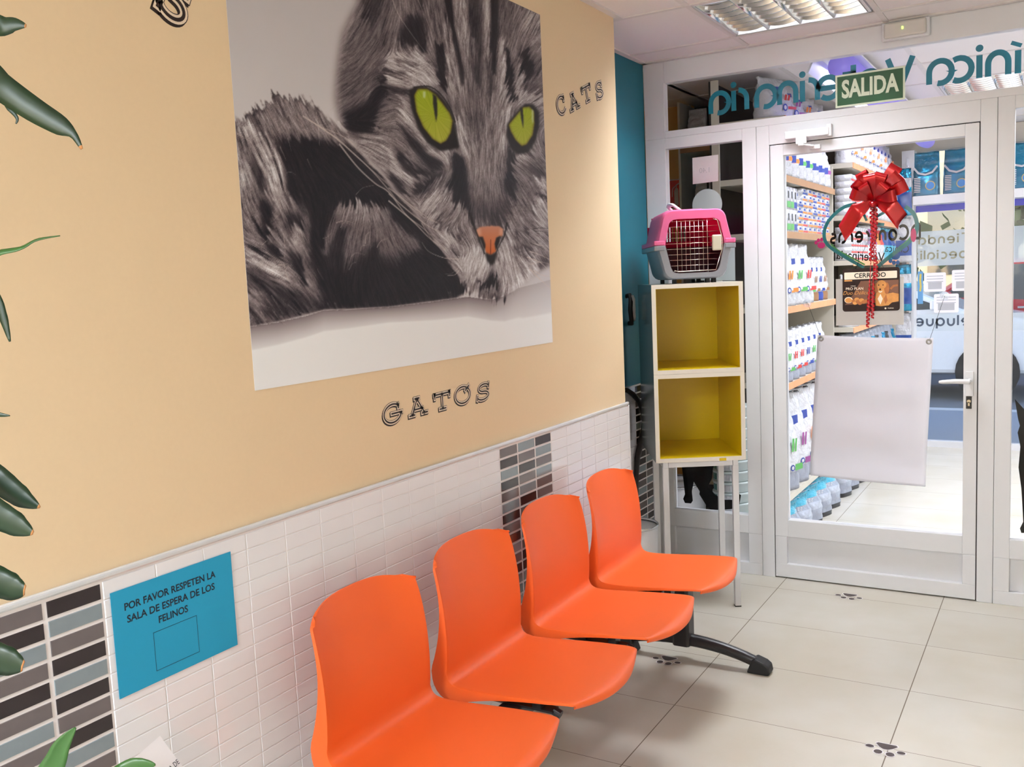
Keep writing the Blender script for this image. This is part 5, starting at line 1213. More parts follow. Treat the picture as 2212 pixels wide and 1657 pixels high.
        for q in hl: paint(mask(q, 1) * 0.8, (205, 222, 178))
    eye(B((168, 770), (225, 738), (330, 742), (420, 796), (500, 890), (552, 1000), (575, 1120), (600, 1260), (520, 1275), (430, 1282), (330, 1215), (250, 1090), (195, 930)), B((213, 810), (245, 757), (330, 757), (400, 805), (450, 868), (520, 960), (546, 1030), (530, 1130), (492, 1200), (440, 1228), (370, 1185), (290, 1085), (232, 950)), B((374, 800), (405, 822), (413, 900), (412, 980), (403, 1042), (392, 980), (379, 900)), [B((290, 780), (315, 780), (310, 840), (290, 830))])
    eye(B((1008, 1060), (1080, 965), (1160, 885), (1232, 892), (1278, 955), (1280, 1085), (1245, 1205), (1185, 1298), (1100, 1315), (1035, 1260), (1003, 1160)), B((1018, 1062), (1090, 975), (1140, 912), (1200, 905), (1238, 950), (1243, 1050), (1228, 1150), (1175, 1232), (1130, 1247), (1078, 1195), (1036, 1120)), B((1117, 918), (1138, 918), (1146, 1000), (1145, 1095), (1126, 1000)), [B((1215, 925), (1232, 940), (1232, 1040), (1220, 1060))])
    line(B((215, 745), (330, 735), (430, 790), (520, 920), (565, 1040)), 3, (22, 18, 20), 0.8, 3)
    # ---- nose
    nose = D((742, 700), (775, 672), (870, 662), (940, 664), (975, 690), (968, 748), (930, 758), (908, 800), (914, 880), (872, 910), (828, 896), (814, 835), (792, 772), (752, 745))
    m = mask(nose, 1); k = np.clip((vv - 490) / 55, 0, 1)[..., None]; c = np.array((205, 138, 112), np.float32) * (1 - k) + np.array((206, 104, 44), np.float32) * k
    im = im * (1 - m[..., None]) + c * m[..., None]
    paint(mask(D((768, 755), (800, 755), (822, 820), (818, 890), (795, 815)), 1), (26, 18, 20)); paint(mask(D((915, 765), (952, 745), (942, 800), (912, 875), (902, 815)), 1), (26, 18, 20)); paint(mask(D((812, 885), (870, 912), (922, 885), (902, 970), (876, 1000), (838, 962)), 2), (24, 18, 20))
    line(D((868, 780), (866, 905)), 1.6, (110, 44, 20), 0.8, 2.4); paint(mask(D((750, 690), (780, 680), (790, 745), (757, 740)), 2) * 0.5, (236, 196, 176)); paint(mask(D((945, 680), (972, 695), (965, 745), (940, 745)), 2) * 0.5, (236, 196, 176))
    line(D((690, 560), (730, 680), (770, 780), (815, 900)), 5, (24, 20, 22), 0.7, 3); line(D((1005, 640), (985, 740), (940, 830), (910, 900)), 4, (24, 20, 22), 0.7, 2)
    # ---- whiskers and single hairs
    wl = (214, 200, 196)
    for q, w_, o_ in ((A((690, 990), (860, 1100), (1020, 1220), (1250, 1430), (1420, 1620)) + D((100, 480), (300, 640), (470, 740)), 2.6, 0.75), (A((740, 1020), (980, 1180), (1100, 1290), (1330, 1500), (1420, 1580)) + D((120, 450), (300, 590), (430, 640)), 2.2, 0.7), (A((1000, 1230), (1150, 1420), (1300, 1560), (1420, 1640)) + D((150, 570), (300, 690), (480, 860)), 3.2, 0.75), (D((0, 450), (200, 620), (340, 760), (480, 870)), 2.6, 0.85), (D((0, 340), (180, 480), (330, 590), (420, 640)), 2.2, 0.75),
                     (D((0, 390), (150, 520), (330, 660), (470, 720)), 2.0, 0.7), (A((860, 1090), (1060, 1180), (1180, 1310), (1420, 1540)), 2.0, 0.6), (D((280, 640), (380, 800), (470, 870)), 1.6, 0.7), (D((600, 945), (470, 935), (340, 880), (280, 800)), 1.8, 0.8), (D((600, 1040), (560, 1080), (500, 1085)), 1.6, 0.8), (D((590, 1020), (530, 1070), (470, 1070)), 1.2, 0.5),
                     (D((1200, 880), (1290, 910), (1370, 950)), 2.0, 0.9), (D((1180, 930), (1290, 975), (1370, 1050)), 2.2, 0.9), (D((1210, 990), (1290, 970), (1370, 990)), 1.6, 0.8), (D((1200, 1030), (1280, 1110), (1370, 1190)), 2.2, 0.9), (D((1230, 1040), (1300, 1080), (1370, 1095)), 1.8, 0.85), (D((1220, 810), (1300, 830), (1370, 885)), 1.6, 0.7), (D((1240, 820), (1300, 830), (1365, 830)), 1.6, 0.7),
                     (B((30, -10), (80, 120), (200, 300), (330, 470)), 1.3, 0.75), (B((245, -10), (290, 100), (350, 240), (380, 340)), 1.2, 0.7), (B((300, -20), (320, 60), (400, 320)), 1.0, 0.5), (B((1300, 0), (1240, 170), (1180, 300), (1120, 470), (1075, 590)), 1.4, 0.75), (B((1220, 120), (1140, 230), (1100, 330), (1060, 480)), 1.3, 0.7), (B((1080, 40), (1060, 200), (1040, 330)), 1.2, 0.6), (B((1180, 180), (1120, 300), (1080, 430)), 1.1, 0.55),
                     (A((620, 990), (700, 1080), (745, 1180)), 1.4, 0.5), (A((800, 960), (820, 1100), (830, 1240)), 1.2, 0.7), (A((560, 1180), (590, 1290)), 1.2, 0.5), (A((130, 1140), (260, 1230), (330, 1400), (390, 1540)), 1.4, 0.6), (A((400, 1330), (440, 1330), (480, 1370)), 1.2, 0.7), (A((550, 1470), (590, 1468), (630, 1495)), 1.0, 0.5), (A((1140, 1657), (1200, 1600), (1290, 1580)), 1.2, 0.6),
                     (C((480, 40), (500, 140), (440, 220)), 1.4, 0.7), (C((340, 430), (390, 385)), 1.2, 0.8), (C((520, 330), (535, 460), (530, 540)), 1.6, 0.6), (C((480, 600), (590, 605)), 1.6, 0.7), (C((560, 610), (680, 715)), 1.4, 0.7), (C((530, 600), (550, 690), (600, 790), (660, 860)), 1.4, 0.5), (C((650, 800), (720, 860), (750, 915)), 1.2, 0.55), (C((240, 820), (310, 920), (405, 965)), 1.3, 0.6), (C((420, 860), (480, 960), (520, 1020)), 1.2, 0.5), (C((560, 940), (640, 1000), (720, 1025)), 1.2, 0.5), (C((330, 1000), (370, 1060), (410, 1105)), 1.4, 0.5), (C((440, 1000), (490, 1070), (540, 1110)), 1.2, 0.5),
                     (C((975, 240), (1040, 225), (1105, 240)), 1.6, 0.7), (C((1010, 280), (1040, 240), (1100, 260)), 1.4, 0.6), (C((1220, 420), (1225, 350), (1260, 320)), 1.5, 0.7), (C((1250, 210), (1270, 260)), 1.2, 0.6), (C((1180, 480), (1190, 440), (1250, 430)), 1.2, 0.6), (C((1320, 450), (1350, 400), (1410, 375)), 1.5, 0.6), (C((1100, 530), (1140, 500), (1220, 515)), 1.2, 0.5), (C((1080, 640), (1110, 590), (1150, 575)), 1.2, 0.5), (C((860, 375), (900, 360), (930, 330)), 1.2, 0.5)):
        line(q, w_, wl, o_)
    for q, w_ in ((D((1230, 690), (1300, 680), (1370, 690)), 1.6), (D((1235, 705), (1300, 710), (1360, 722)), 1.4), (D((1210, 810), (1260, 830), (1330, 870)), 1.4)): line(q, w_, (30, 26, 30), 0.9)
    rr = np.random.RandomState(5)
    for _ in range(130):                                             # pale guard hairs on hip and fringe
        z_ = rr.rand()
        if z_ < 0.6: a, b = rr.uniform(508, 690), rr.uniform(270, 690)
        else: a, b = rr.uniform(545, 735), rr.uniform(215, 285)
        if fmask[int(b - PV0), int(a - PU0)] < 0.5 or (a > 625 and b > 300 and rr.rand() < 0.7): continue
        pts = []; x, y = a, b; L = rr.uniform(14, 42)
        for k in range(5):
            pts.append((x, y)); xi_, yi_ = int(np.clip(x - PU0, 0, PW - 1)), int(np.clip(y - PV0, 0, PH - 1)); x += dx[yi_, xi_] * L / 5 + rr.uniform(-1, 1); y += dy[yi_, xi_] * L / 5
        line(pts, rr.uniform(1.0, 2.0), (180, 162, 160) if rr.rand() < 0.6 else (40, 34, 38), rr.uniform(0.3, 0.65))
    return np.clip(im, 0, 255)

def make_poster():
    Y0, Y1, Z0, Z1 = 1.504, 2.931, 1.256, 2.382
    ny, nz = 650, 512
    im = cat_print()
    ys = np.linspace(Y0, Y1, ny + 1); zs = np.linspace(Z0, Z1, nz + 1); Yg, Zg = np.meshgrid(ys, zs)
    X = 0.0015 - CX; d = np.stack([np.full_like(Yg, X), Yg - CY, Zg - CZ], -1)
    rr, ru, rf = [np.array(q_) for q_ in (_r, _u, _f)]; dz = d @ rf; U = 1106 + 2019.8 * (d @ rr) / dz; V = 828.5 - 2019.8 * (d @ ru) / dz
    xf = np.clip(U - PU0, 0, PW - 1.001); yf = np.clip(V - PV0, 0, PH - 1.001); x0 = xf.astype(int); y0 = yf.astype(int); fx = (xf - x0)[..., None]; fy = (yf - y0)[..., None]
    c = (im[y0, x0] * (1 - fx) + im[y0, x0 + 1] * fx) * (1 - fy) + (im[y0 + 1, x0] * (1 - fx) + im[y0 + 1, x0 + 1] * fx) * fy
    c = c / 255.0; lin = np.where(c <= 0.04045, c / 12.92, ((c + 0.055) / 1.055) ** 2.4)
    me = bpy.data.meshes.new('cat_poster'); nv = (ny + 1) * (nz + 1)
    co = np.zeros((nv, 3), np.float32); co[:, 0] = 0.0015; co[:, 1] = Yg.ravel() - 2.2175; co[:, 2] = Zg.ravel() - Z0
    me.vertices.add(nv); me.vertices.foreach_set('co', co.ravel())
    i = np.arange(ny)[None, :] + (ny + 1) * np.arange(nz)[:, None]; q = np.stack([i, i + 1, i + ny + 2, i + ny + 1], -1).reshape(-1)
    nf = ny * nz; me.loops.add(nf * 4); me.loops.foreach_set('vertex_index', q.astype(np.int32)); me.polygons.add(nf); me.polygons.foreach_set('loop_start', np.arange(0, nf * 4, 4, dtype=np.int32))
    me.update(calc_edges=True)
    at = me.color_attributes.new('print', 'FLOAT_COLOR', 'POINT'); at.data.foreach_set('color', np.concatenate([lin.reshape(-1, 3), np.ones((nv, 1))], 1).astype(np.float32).ravel())
    m = bpy.data.materials.new('poster_print'); m.use_nodes = True; t = m.node_tree; b = t.nodes['Principled BSDF']; b.inputs['Roughness'].default_value = 0.6; b.inputs['Specular IOR Level'].default_value = 0.25
    a = t.nodes.new('ShaderNodeVertexColor'); a.layer_name = 'print'; t.links.new(a.outputs[0], b.inputs['Base Color'])
    me.materials.append(m)
    o = bpy.data.objects.new('cat_poster', me); COL.objects.link(o); o.location = (0, 2.2175, Z0)
    tag(o, 'large poster of a tabby cat with green eyes on the yellow wall', 'poster')
    build('sheet_edge', MB().box((0.0002, Y0 + 0.0008, Z0 + 0.0008), (0.0012, Y1 - 0.0008, Z1 - 0.0008)), M_paper, o)
make_poster()
# ================================================================== the shop behind the partition
SX2 = 0.42
SX = 0.32                                                            # front plane of the side shelves
M_shelf = mat('pale_shelf_metal', rgb(206, 200, 186), rough=0.45)
M_price = mat('orange_price_strip', rgb(232, 158, 112), rough=0.5, var=0.25, scale=14)
M_pwood = mat('wood_shelf_edge', rgb(172, 132, 96), rough=0.5, var=0.15, scale=18)
M_dark = mat('dark_shelf_back', rgb(48, 42, 40), rough=0.8)
M_orwall = mat('ochre_wall_paint', rgb(216, 176, 104), rough=0.8)
# setting
struct('wall_shop_left', MB().box((-1.3, YP + 0.05, 0), (-1.2, 8.2, ZC)), M_orwall)
struct('wall_shop_nook', MB().box((-0.62, 5.62, 0), (-0.43, 5.70, ZC)).box((-1.2, 5.62, 0), (-0.6, 5.70, ZC)), M_orwall)
struct('wall_shop_side', MB().box((-1.2, YP, 0), (XT - 0.1, YP + 0.05, ZC)), M_orwall)
struct('wall_front', MB().box((-1.2, 8.15, 0), (0.50, 8.25, ZC)).box((0.50, 8.15, 2.36), (3.1, 8.25, ZC)), M_grey_wall)
# ---- shelf units
def shelf_unit(name_label, x0, x1, y0, y1, zs, front, side_back):
    t = thing('shelf_unit', name_label, 'shelf', ((x0 + x1) / 2, (y0 + y1) / 2, 0))
    for z, m in zs:
        s = build('shelf_board', MB().box((x0, y0, z - 0.03), (x1, y1, z)), M_shelf, t)
        if front == 'x': build('price_strip', MB().box((x1, y0 + 0.002, z - 0.036), (x1 + 0.004, y1 - 0.002, z - 0.0008)), m, s)
        else: build('price_strip', MB().box((x0 + 0.002, y0 - 0.004, z - 0.036), (x1 - 0.002, y0, z - 0.0008)), m, s)
    if front == 'x':
        build('back_panel', MB().box((x0 - 0.015, y0, 0), (x0 - 0.001, y1, 2.48)), M_dark, t)
        for yy in (y0 - 0.014, y1 - 0.001):
            if yy > y0: build('side_panel', MB().box((x0, yy, 0), (x1 - 0.01, yy + 0.013, 2.1)), M_shelf, t)
            else: build('upright', MB().box((x0, yy, 0), (x0 + 0.04, yy + 0.013, 2.48)), M_shelf, t)
    else:
        build('back_panel', MB().box((x0, y1 + 0.001, 0), (x1, y1 + 0.015, 2.48)), M_dark, t)
        for xx in (x0 - 0.014, x1 + 0.001): build('side_panel', MB().box((xx, y0 + 0.01, 0), (xx + 0.013, y1, 2.48)), M_shelf, t)
    return t
shelf_unit('first shelf unit seen through the door, with silver bags above small cartons', -0.06, SX, 4.92, 6.10, [(0.289, M_shelf), (0.884, M_price), (1.286, M_price), (1.676, M_pwood), (1.962, M_pwood), (2.26, M_price)], 'x', None)
shelf_unit('second shelf unit along the shop wall, behind the bow and banner', -0.02, SX2, 6.145, 7.88, [(0.30, M_shelf), (0.80, M_price), (1.10, M_price), (1.52, M_price), (1.80, M_price), (2.12, M_price)], 'x', None)
shelf_unit('dark corner shelf behind the left side window, facing the partition', -0.40, -0.09, 5.35, 5.62, [(0.25, M_shelf), (0.80, M_shelf), (1.30, M_shelf), (1.86, M_shelf), (2.22, M_pwood)], 'y', None)

# ---- goods
def bag_mb(w_, h, d, rows, fold=0.1):
    """stand-up pouch facing -y with a pinched, crumpled top; rows: (z fraction from, to, material slot)"""
    mb = MB(); n = 20; NZ = 20; vs = []
    for j in range(NZ + 1):
        t = j / NZ; dd = d * max(0.05, 1.04 - 1.02 * max(0, (t - 0.40) / 0.57) ** 1.15); ww = w_ * (1 - 0.10 * max(0, (t - 0.5) / 0.5) - 0.03 * math.sin(PI * t))
        for k in range(n):
            a = 2 * PI * (k + 0.5) / n; c, s = math.cos(a), math.sin(a)
            x = ww / 2 * math.copysign(abs(c) ** 0.5, c); y = dd / 2 * math.copysign(abs(s) ** 0.75, s)
            y += (0.0045 * math.sin(k * 1.7 + j * 0.9) + 0.004 * math.sin(k * 0.9 - j * 1.6)) * min(1, t * 3) + 0.20 * d * max(0, t - 0.3)
            vs.append((x, y, h * (t + (0.015 * math.sin(k * 1.3) if j == NZ else 0))))
    for j in range(NZ):
        for k in range(n):
            mb.cur = 0; zc = (j + 0.5) / NZ; sy = math.sin(2 * PI * (k + 1) / n)
            if sy < -0.1:
                for z0, z1, m in rows:
                    if z0 <= zc < z1: mb.cur = m
            mb.f.append([j * n + k, j * n + (k + 1) % n, (j + 1) * n + (k + 1) % n, (j + 1) * n + k]); mb.mi.append(mb.cur)
    mb.v = vs; mb.f.append(list(range(n - 1, -1, -1))); mb.mi.append(0); mb.f.append([NZ * n + k for k in range(n)]); mb.mi.append(0)
    return mb
M_bagw = mat('white_bag_film', rgb(208, 209, 215), rough=0.22, var=0.10, scale=34, spec=0.6, bump=0.8, bdist=0.012); M_bags = mat('silver_bag_film', rgb(192, 194, 200), rough=0.2, var=0.12, scale=34, spec=0.7, bump=0.8, bdist=0.012); M_bagg = mat('grey_bag_film', rgb(150, 156, 172), rough=0.28, var=0.2, scale=26, spec=0.6, bump=0.6, bdist=0.01)
M_navy = mat('navy_print', rgb(46, 72, 158), rough=0.4); M_orp = mat('orange_print', rgb(232, 136, 60), rough=0.4); M_grn = mat('green_print', rgb(92, 176, 92), rough=0.4); M_redp = mat('red_print', rgb(206, 64, 62), rough=0.4); M_purp = mat('purple_print', rgb(146, 74, 142), rough=0.4)
M_cyan = mat('cyan_bag_top', rgb(70, 172, 202), rough=0.3, spec=0.6, bump=0.7, bdist=0.012, scale=40); M_bluf = mat('turquoise_foil', rgb(14, 138, 178), rough=0.15, metal=0.55, var=0.25, scale=24, bump=0.8, bdist=0.012); M_bluf2 = mat('deep_blue_print', rgb(20, 70, 150), rough=0.3)
M_blk2 = mat('black_print', rgb(40, 40, 44), rough=0.4); M_brnb = mat('kraft_brown_print', rgb(150, 110, 76), rough=0.5)
def decal_quad(mb, slot, x0, x1, z0, z1, y):
    mb.cur = slot; mb.add([(x0, y, z0), (x1, y, z0), (x1, y, z1), (x0, y, z1)], [(0, 1, 2, 3)])
PROTO = {}
def goods(kind, mk, mats, name, label, cat, loc, rz, group):
    if kind not in PROTO:
        o = build(name, mk(), mats, loc=(0, 0, 0), smooth=True); PROTO[kind] = o
    else:
        o = PROTO[kind].copy(); COL.objects.link(o)
    o.location = loc; o.rotation_euler = (0, 0, rz); tag(o, label, cat, group); return o
def bag(kind, w_, h, d, film, rows, prints, decals=()):
    def mk():
        mb = bag_mb(w_, h, d, rows)
        for s_, x0, x1, z0, z1 in decals: decal_quad(mb, s_, x0 * w_, x1 * w_, z0 * h, z1 * h, -d * 0.56)
        return mb
    return mk, [film] + prints
RX = PI / 2
def row_on_side(prefix, where, kind, spec, ys, z, x, labelf, group, jit=0.10, cat='food bag', name='food_bag'):
    mk, ms = spec
    for i, y in enumerate(ys):
        goods(kind, mk, ms, name, labelf(i), cat, (x + random.uniform(-.006, .006), y, z + 0.001), RX + random.uniform(-jit, jit), group)
# silver bags on the upper shelf of the first unit
rows3 = lambda c: [(0.30, 0.40, 1), (0.40, 0.5, 0)]
cols = [('orange', M_orp), ('orange', M_orp), ('green', M_grn), ('green', M_grn), ('navy', M_navy), ('navy', M_navy), ('purple', M_purp)]
for i, (cn, cm) in enumerate(cols):
    goods('silver_' + cn, bag('', .135, .25, .085, M_bags, [], [])[0] if False else (lambda: (lambda mb: (decal_quad(mb, 2, -.02, .02, .075, .115, -.046), mb)[1])(bag_mb(.14, .25, .085, [(0.28, 0.38, 1), (0.0, 0.28, 3)]))), [M_bagw, cm, M_navy, M_bags], 'food_bag',
          f'silver pouch with {cn} band above the cartons, {ORD[i]} of seven from the left', 'food bag', (SX - 0.05, 5.0 + 0.155 * i, 1.963), RX - .45, 'silver pouches above the cartons')
# small cartons
def carton(w_, d, h, band):
    def mk():
        mb = MB(); mb.cur = 0; mb.box((-w_ / 2, -d / 2, 0), (w_ / 2, d / 2, h))
        decal_quad(mb, 1, -w_ * .5, w_ * .5, h * .08, h * .36, -d / 2 - .0006); decal_quad(mb, 2, -w_ * .3, w_ * .1, h * .5, h * .82, -d / 2 - .0006)
        return mb
    return mk
CAR = [('orange', M_orp), ('navy', M_navy), ('red', M_redp)]
for i in range(4):
    for k in range(2):
        cn, cm = ('green', M_grn) if i < 3 else ('navy', M_navy)
        goods('tallbox' + cn, carton(0.062, 0.16, 0.115, cm), [M_bagw, cm, M_blk2], 'carton', f'upright white carton with {cn} foot, {ORD[i]} from the left, {"upper" if k else "lower"} row', 'carton', (SX - 0.09, 4.955 + 0.072 * i, 1.677 + 0.116 * k), RX, 'upright cartons on the third shelf from the top')
for i in range(7):
    for k in range(5 if i == 0 else 7):
        cn, cm = CAR[(i * 2 + k // 3) % 3] if i != 2 else CAR[0]
        goods('flatbox' + cn, carton(0.105, 0.15, 0.0345, cm), [M_bagw, cm, M_navy], 'carton', f'flat white carton with {cn} stripe, {ORD[i]} stack from the left, {ORD[k]} from below', 'carton', (SX - 0.085 + random.uniform(-.004, .004), 5.285 + 0.111 * i, 1.677 + 0.035 * k), RX, 'flat cartons stacked below the silver pouches')
goods('flatbox_wide', carton(0.15, 0.15, 0.045, M_navy), [M_bagw, M_bags, M_navy], 'carton', 'wide white carton lying on top of the left stack of flat cartons', 'carton', (SX - 0.1, 5.262, 1.677 + 0.035 * 5 + .001), RX, None).pop('group', None)
# tall bags
def tallbag(cm, w_=.19, h=.33, d=.10):
    def mk():
        mb = bag_mb(w_, h, d, [(0.0, 0.20, 2)]); y = -d * 0.50
        def sl(slot, pts, yy): mb.cur = slot; mb.add([(a * w_, yy + (0.30 * d * (b - .45) if b > .45 else 0), b * h) for a, b in pts], [tuple(range(len(pts)))])
        sl(3, [(-.30, .64), (.06, .67), (.06, .76), (-.30, .75)], -d * .36); sl(1, [(.14, .21), (.44, .22), (.44, .285), (.14, .28)], -d * .56)
        sl(1, [(.02, .42), (.10, .42), (.16, .56), (.08, .56)], -d * .53); sl(1, [(.14, .42), (.21, .42), (.27, .56), (.20, .56)], -d * .53)
        mb.cur = 3; mb.add([(w_ * (.03 + .085 * math.cos(q)), -d * .565, h * .245 + w_ * .085 * math.sin(q)) for q in [2 * PI * k / 12 for k in range(12)]], [tuple(range(12))]); mb.cur = 0; mb.add([(w_ * (.03 + .05 * math.cos(q)), -d * .572, h * .245 + w_ * .05 * math.sin(q)) for q in [2 * PI * k / 12 for k in range(12)]], [tuple(range(12))])
        return mb
    return mk
for i, (cn, cm) in enumerate([('orange', M_orp), ('green', M_grn), ('red', M_redp)]):
    goods('mid_' + cn, tallbag(cm), [M_bagw, cm, M_bags, M_navy], 'food_bag', f'white kibble bag with {cn} print under the cartons, {ORD[i]} from the left', 'food bag', (SX - 0.06, 5.02 + 0.205 * i, 1.287), RX - .40, 'kibble bags under the cartons')
for i, (cn, cm) in enumerate([('green', M_grn), ('brown', M_brnb), ('blue', M_navy), ('brown edged', M_brnb)]):
    goods('mids_' + cn, tallbag(cm, .10, .26, .08), [M_bagw, cm, cm, M_navy], 'food_bag', f'narrow white bag with {cn} side under the cartons, {ORD[i]} of the four narrow ones', 'food bag', (SX - 0.07, 5.60 + 0.122 * i, 1.287), RX - .55, 'narrow bags under the cartons')
for i in range(7):
    cn, cm = [('green', M_grn), ('red', M_redp), ('red', M_redp), ('blue', M_navy)][i % 4]
    goods('low_' + cn, tallbag(cm, .135, .27, .09), [M_bagw, cm, M_bagg, M_navy], 'food_bag', f'small white bag with {cn} print left of the banner, {ORD[i]} from the left', 'food bag', (SX - 0.055, 4.99 + 0.14 * i, 0.885), RX - .40, 'small bags on the fourth shelf')
for i in range(5):
    cn, cm = [('green', M_grn), ('violet', M_purp), ('orange', M_orp)][i % 3]
    goods('big_' + cn, tallbag(cm, .21, .50, .13), [M_bagw, cm, M_bagg, M_navy], 'food_bag', f'large white kibble bag with {cn} print on the lowest shelf, {ORD[i]} from the left', 'food bag', (SX - 0.075, 5.05 + 0.222 * i, 0.290), RX - .40, 'large bags on the lowest shelf')
def floorbag():
    mb = bag_mb(.17, .27, .13, [(0.0, 0.10, 2), (0.34, 0.52, 3)]); n = 20
    for k in range(len(mb.mi)):
        if k // n >= 12 and k < 20 * n: mb.mi[k] = 1
    mb.v = [(x, y + (0.05 * max(0, z / .27 - .72) / .28 if False else -0.055 * max(0, z / .27 - .70) / .30), z - 0.03 * max(0, z / .27 - .78) / .22) for x, y, z in mb.v]
    for k, (a, b) in enumerate(((-.03, .19), (.0, .195), (.03, .19))): mb.cur = 4; mb.ribbon([(a - .008, b + .01), (a + .006, b + .008), (a - .006, b - .004), (a + .008, b - .008)], .004, lambda p, q, l: (p, -.078 - l, q), 0)
    return mb
for i in range(8):
    goods('floorbag', floorbag, [M_bagg, M_cyan, M_blk2, mat('cat_photo_print', rgb(176, 182, 196), rough=0.4, var=0.4, scale=60), M_bagw], 'food_bag', f'grey bag with cyan folded top on the shop floor, {ORD[i]} from the near end', 'food bag', (SX - 0.045 + 0.006 * i, 5.02 + 0.222 * i + (0.10 if i > 4 else 0), 0.0), RX - .3, 'cyan topped bags on the floor')
# top of the first unit: large white sacks
for i in range(5):
    cn, cm = [('red', M_redp), ('violet', M_purp), ('orange', M_orp)][i % 3]
    goods('sack_' + cn, tallbag(cm, .225, .215, .13), [M_bagw, cm, M_bagw, M_navy], 'food_bag', f'wide white sack with {cn} print near the ceiling, {ORD[i]} from the near end', 'food bag', (SX - 0.09, 5.04 + 0.235 * i, 2.261), RX - .4, 'white sacks on the top shelf')
# second unit
for i in range(11):
    cn, cm = [('orange', M_orp), ('white', M_bags)][i % 2]
    goods('s2a_' + cn, tallbag(cm, .132, .26, .09), [M_bagw, cm, M_bagw, M_navy], 'food_bag', f'white bag with {cn} print high on the second unit, {ORD[i]} from the left', 'food bag', (SX2 - 0.06, 6.23 + 0.152 * i, 2.121), RX - .4, 'bags on the highest shelf of the second unit')
for i in range(7):
    for k in range(6):
        goods('tin', carton(0.075, .10, .041, M_redp), [M_bagw, M_redp, M_bags], 'carton', f'small white and red box, upper lot, {ORD[i]} column from the left, {ORD[k]} from below', 'tin', (SX2 - 0.06, 6.19 + .080 * i, 1.801 + .0415 * k), RX, 'small tins on the second unit')
for i in range(7):
    for k in range(5):
        goods('tin', None, None, 'carton', f'small white and red box, lower lot, {ORD[i]} column from the left, {ORD[k]} from below', 'tin', (SX2 - 0.06, 6.19 + .080 * i, 1.521 + .0415 * k), RX, 'lower small tins on the second unit')
for i in range(8):
    cn, cm = [('purple', M_purp), ('purple', M_purp), ('orange', M_orp), ('red', M_redp), ('blue', M_bluf2), ('blue', M_bluf2), ('blue', M_bluf2), ('blue', M_bluf2)][i]
    goods('s2b_' + cn, (lambda cm=cm: bag_mb(.13, .235, .08, [(0.45, 0.9, 1)])), [M_bagw if i < 4 else M_cyan, cm], 'food_bag', f'pouch with {cn} upper half behind the logo sticker, {ORD[i]} from the left', 'food bag', (SX2 - 0.045, 6.80 + 0.138 * i, 1.521), RX - .5, 'pouches behind the logo sticker')
for i in range(8):
    goods('s2bt', (lambda: bag_mb(.135, .27, .085, [(0.30, 0.62, 1)])), [M_bagw, M_bluf2], 'food_bag', f'white pouch with blue block right of the bow, {ORD[i]} from the left', 'food bag', (SX2 - 0.045, 6.80 + 0.138 * i, 1.801), RX - .5, 'white pouches right of the bow')
for i in range(12):
    cn, cm = [('red', M_redp), ('green', M_grn), ('cyan', M_cyan), ('navy', M_navy)][i % 4]
    goods('s2c_' + cn, (lambda cm=cm: bag_mb(.135, .33, .08, [(0.15, 0.5, 1)])), [M_bagw if i < 5 else M_bags, cm], 'food_bag', f'bag with {cn} block midway up the second unit, {ORD[i]} from the left', 'food bag', (SX2 - 0.045, 6.23 + 0.138 * i, 1.101), RX - .5, 'bags on the middle shelf of the second unit')
for i in range(12):
    cn, cm = [('black', M_blk2), ('grey', M_bagg), ('turquoise', M_bluf)][i % 3]
    goods('s2d_' + cn, (lambda cm=cm: bag_mb(.13, .25, .09, [(0.1, 0.75, 1)])), [M_bagg, cm], 'food_bag', f'dark bag with {cn} front below the white card, {ORD[i]} from the left', 'food bag', (SX2 - 0.045, 6.23 + 0.138 * i, 0.801), RX - .5, 'dark bags below the white card')
for i in range(8):
    goods('s2e', (lambda: bag_mb(.20, .42, .13, [(0.2, 0.5, 1), (0.6, .75, 2)])), [M_bluf, M_bagw, M_bluf2], 'food_bag', f'large turquoise and white bag low on the second unit, {ORD[i]} from the left', 'food bag', (SX2 - 0.075, 6.27 + 0.205 * i, 0.301), RX - .45, 'large bags low on the second unit')
# corner shelf behind the side window
for i in range(3):
    goods('c_red', (lambda: (lambda mb: (decal_quad(mb, 1, -.022, .022, .055, .085, -.026), mb)[1])(bag_mb(.075, .15, .05, [(0.25, 0.38, 1)]))), [M_bags, M_redp], 'food_bag', f'small grey pouch with red badge in the corner shelf, {ORD[i]} from the left', 'food bag', (-0.30 + 0.08 * i, 5.42, 1.861), 0, 'small pouches in the corner shelf')
for i in range(2):
    for k in range(3 - i):
        goods('c_box', carton(0.085, .09, .078, M_redp), [M_bagw, M_redp, M_purp], 'carton', f'square white box in the corner shelf, {"left" if i else "right"} stack, {ORD[k]} from the bottom', 'carton', (-0.145 - 0.09 * i, 5.42, 1.301 + .079 * k), 0, 'square boxes in the corner shelf')
for i in range(2):
    goods('c_sack', (lambda: bag_mb(.12, .30, .09, [(0.1, 0.2, 1), (.5, .6, 1)])), [M_bags, M_redp], 'food_bag', f'grey bag with red lines low in the corner shelf, {"right" if i else "left"} one', 'food bag', (-0.318 + 0.138 * i, 5.43, 0.801), 0, 'grey bags in the corner shelf')
for i in range(2): goods('c_top', (lambda: bag_mb(.12, .22, .09, [(0.25, 0.32, 1)])), [M_bagw, M_redp], 'food_bag', f'white bag with red line on top of the corner shelf, {"right" if i else "left"} one', 'food bag', (-0.318 + 0.138 * i, 5.43, 2.221), 0, 'white bags on top of the corner shelf')
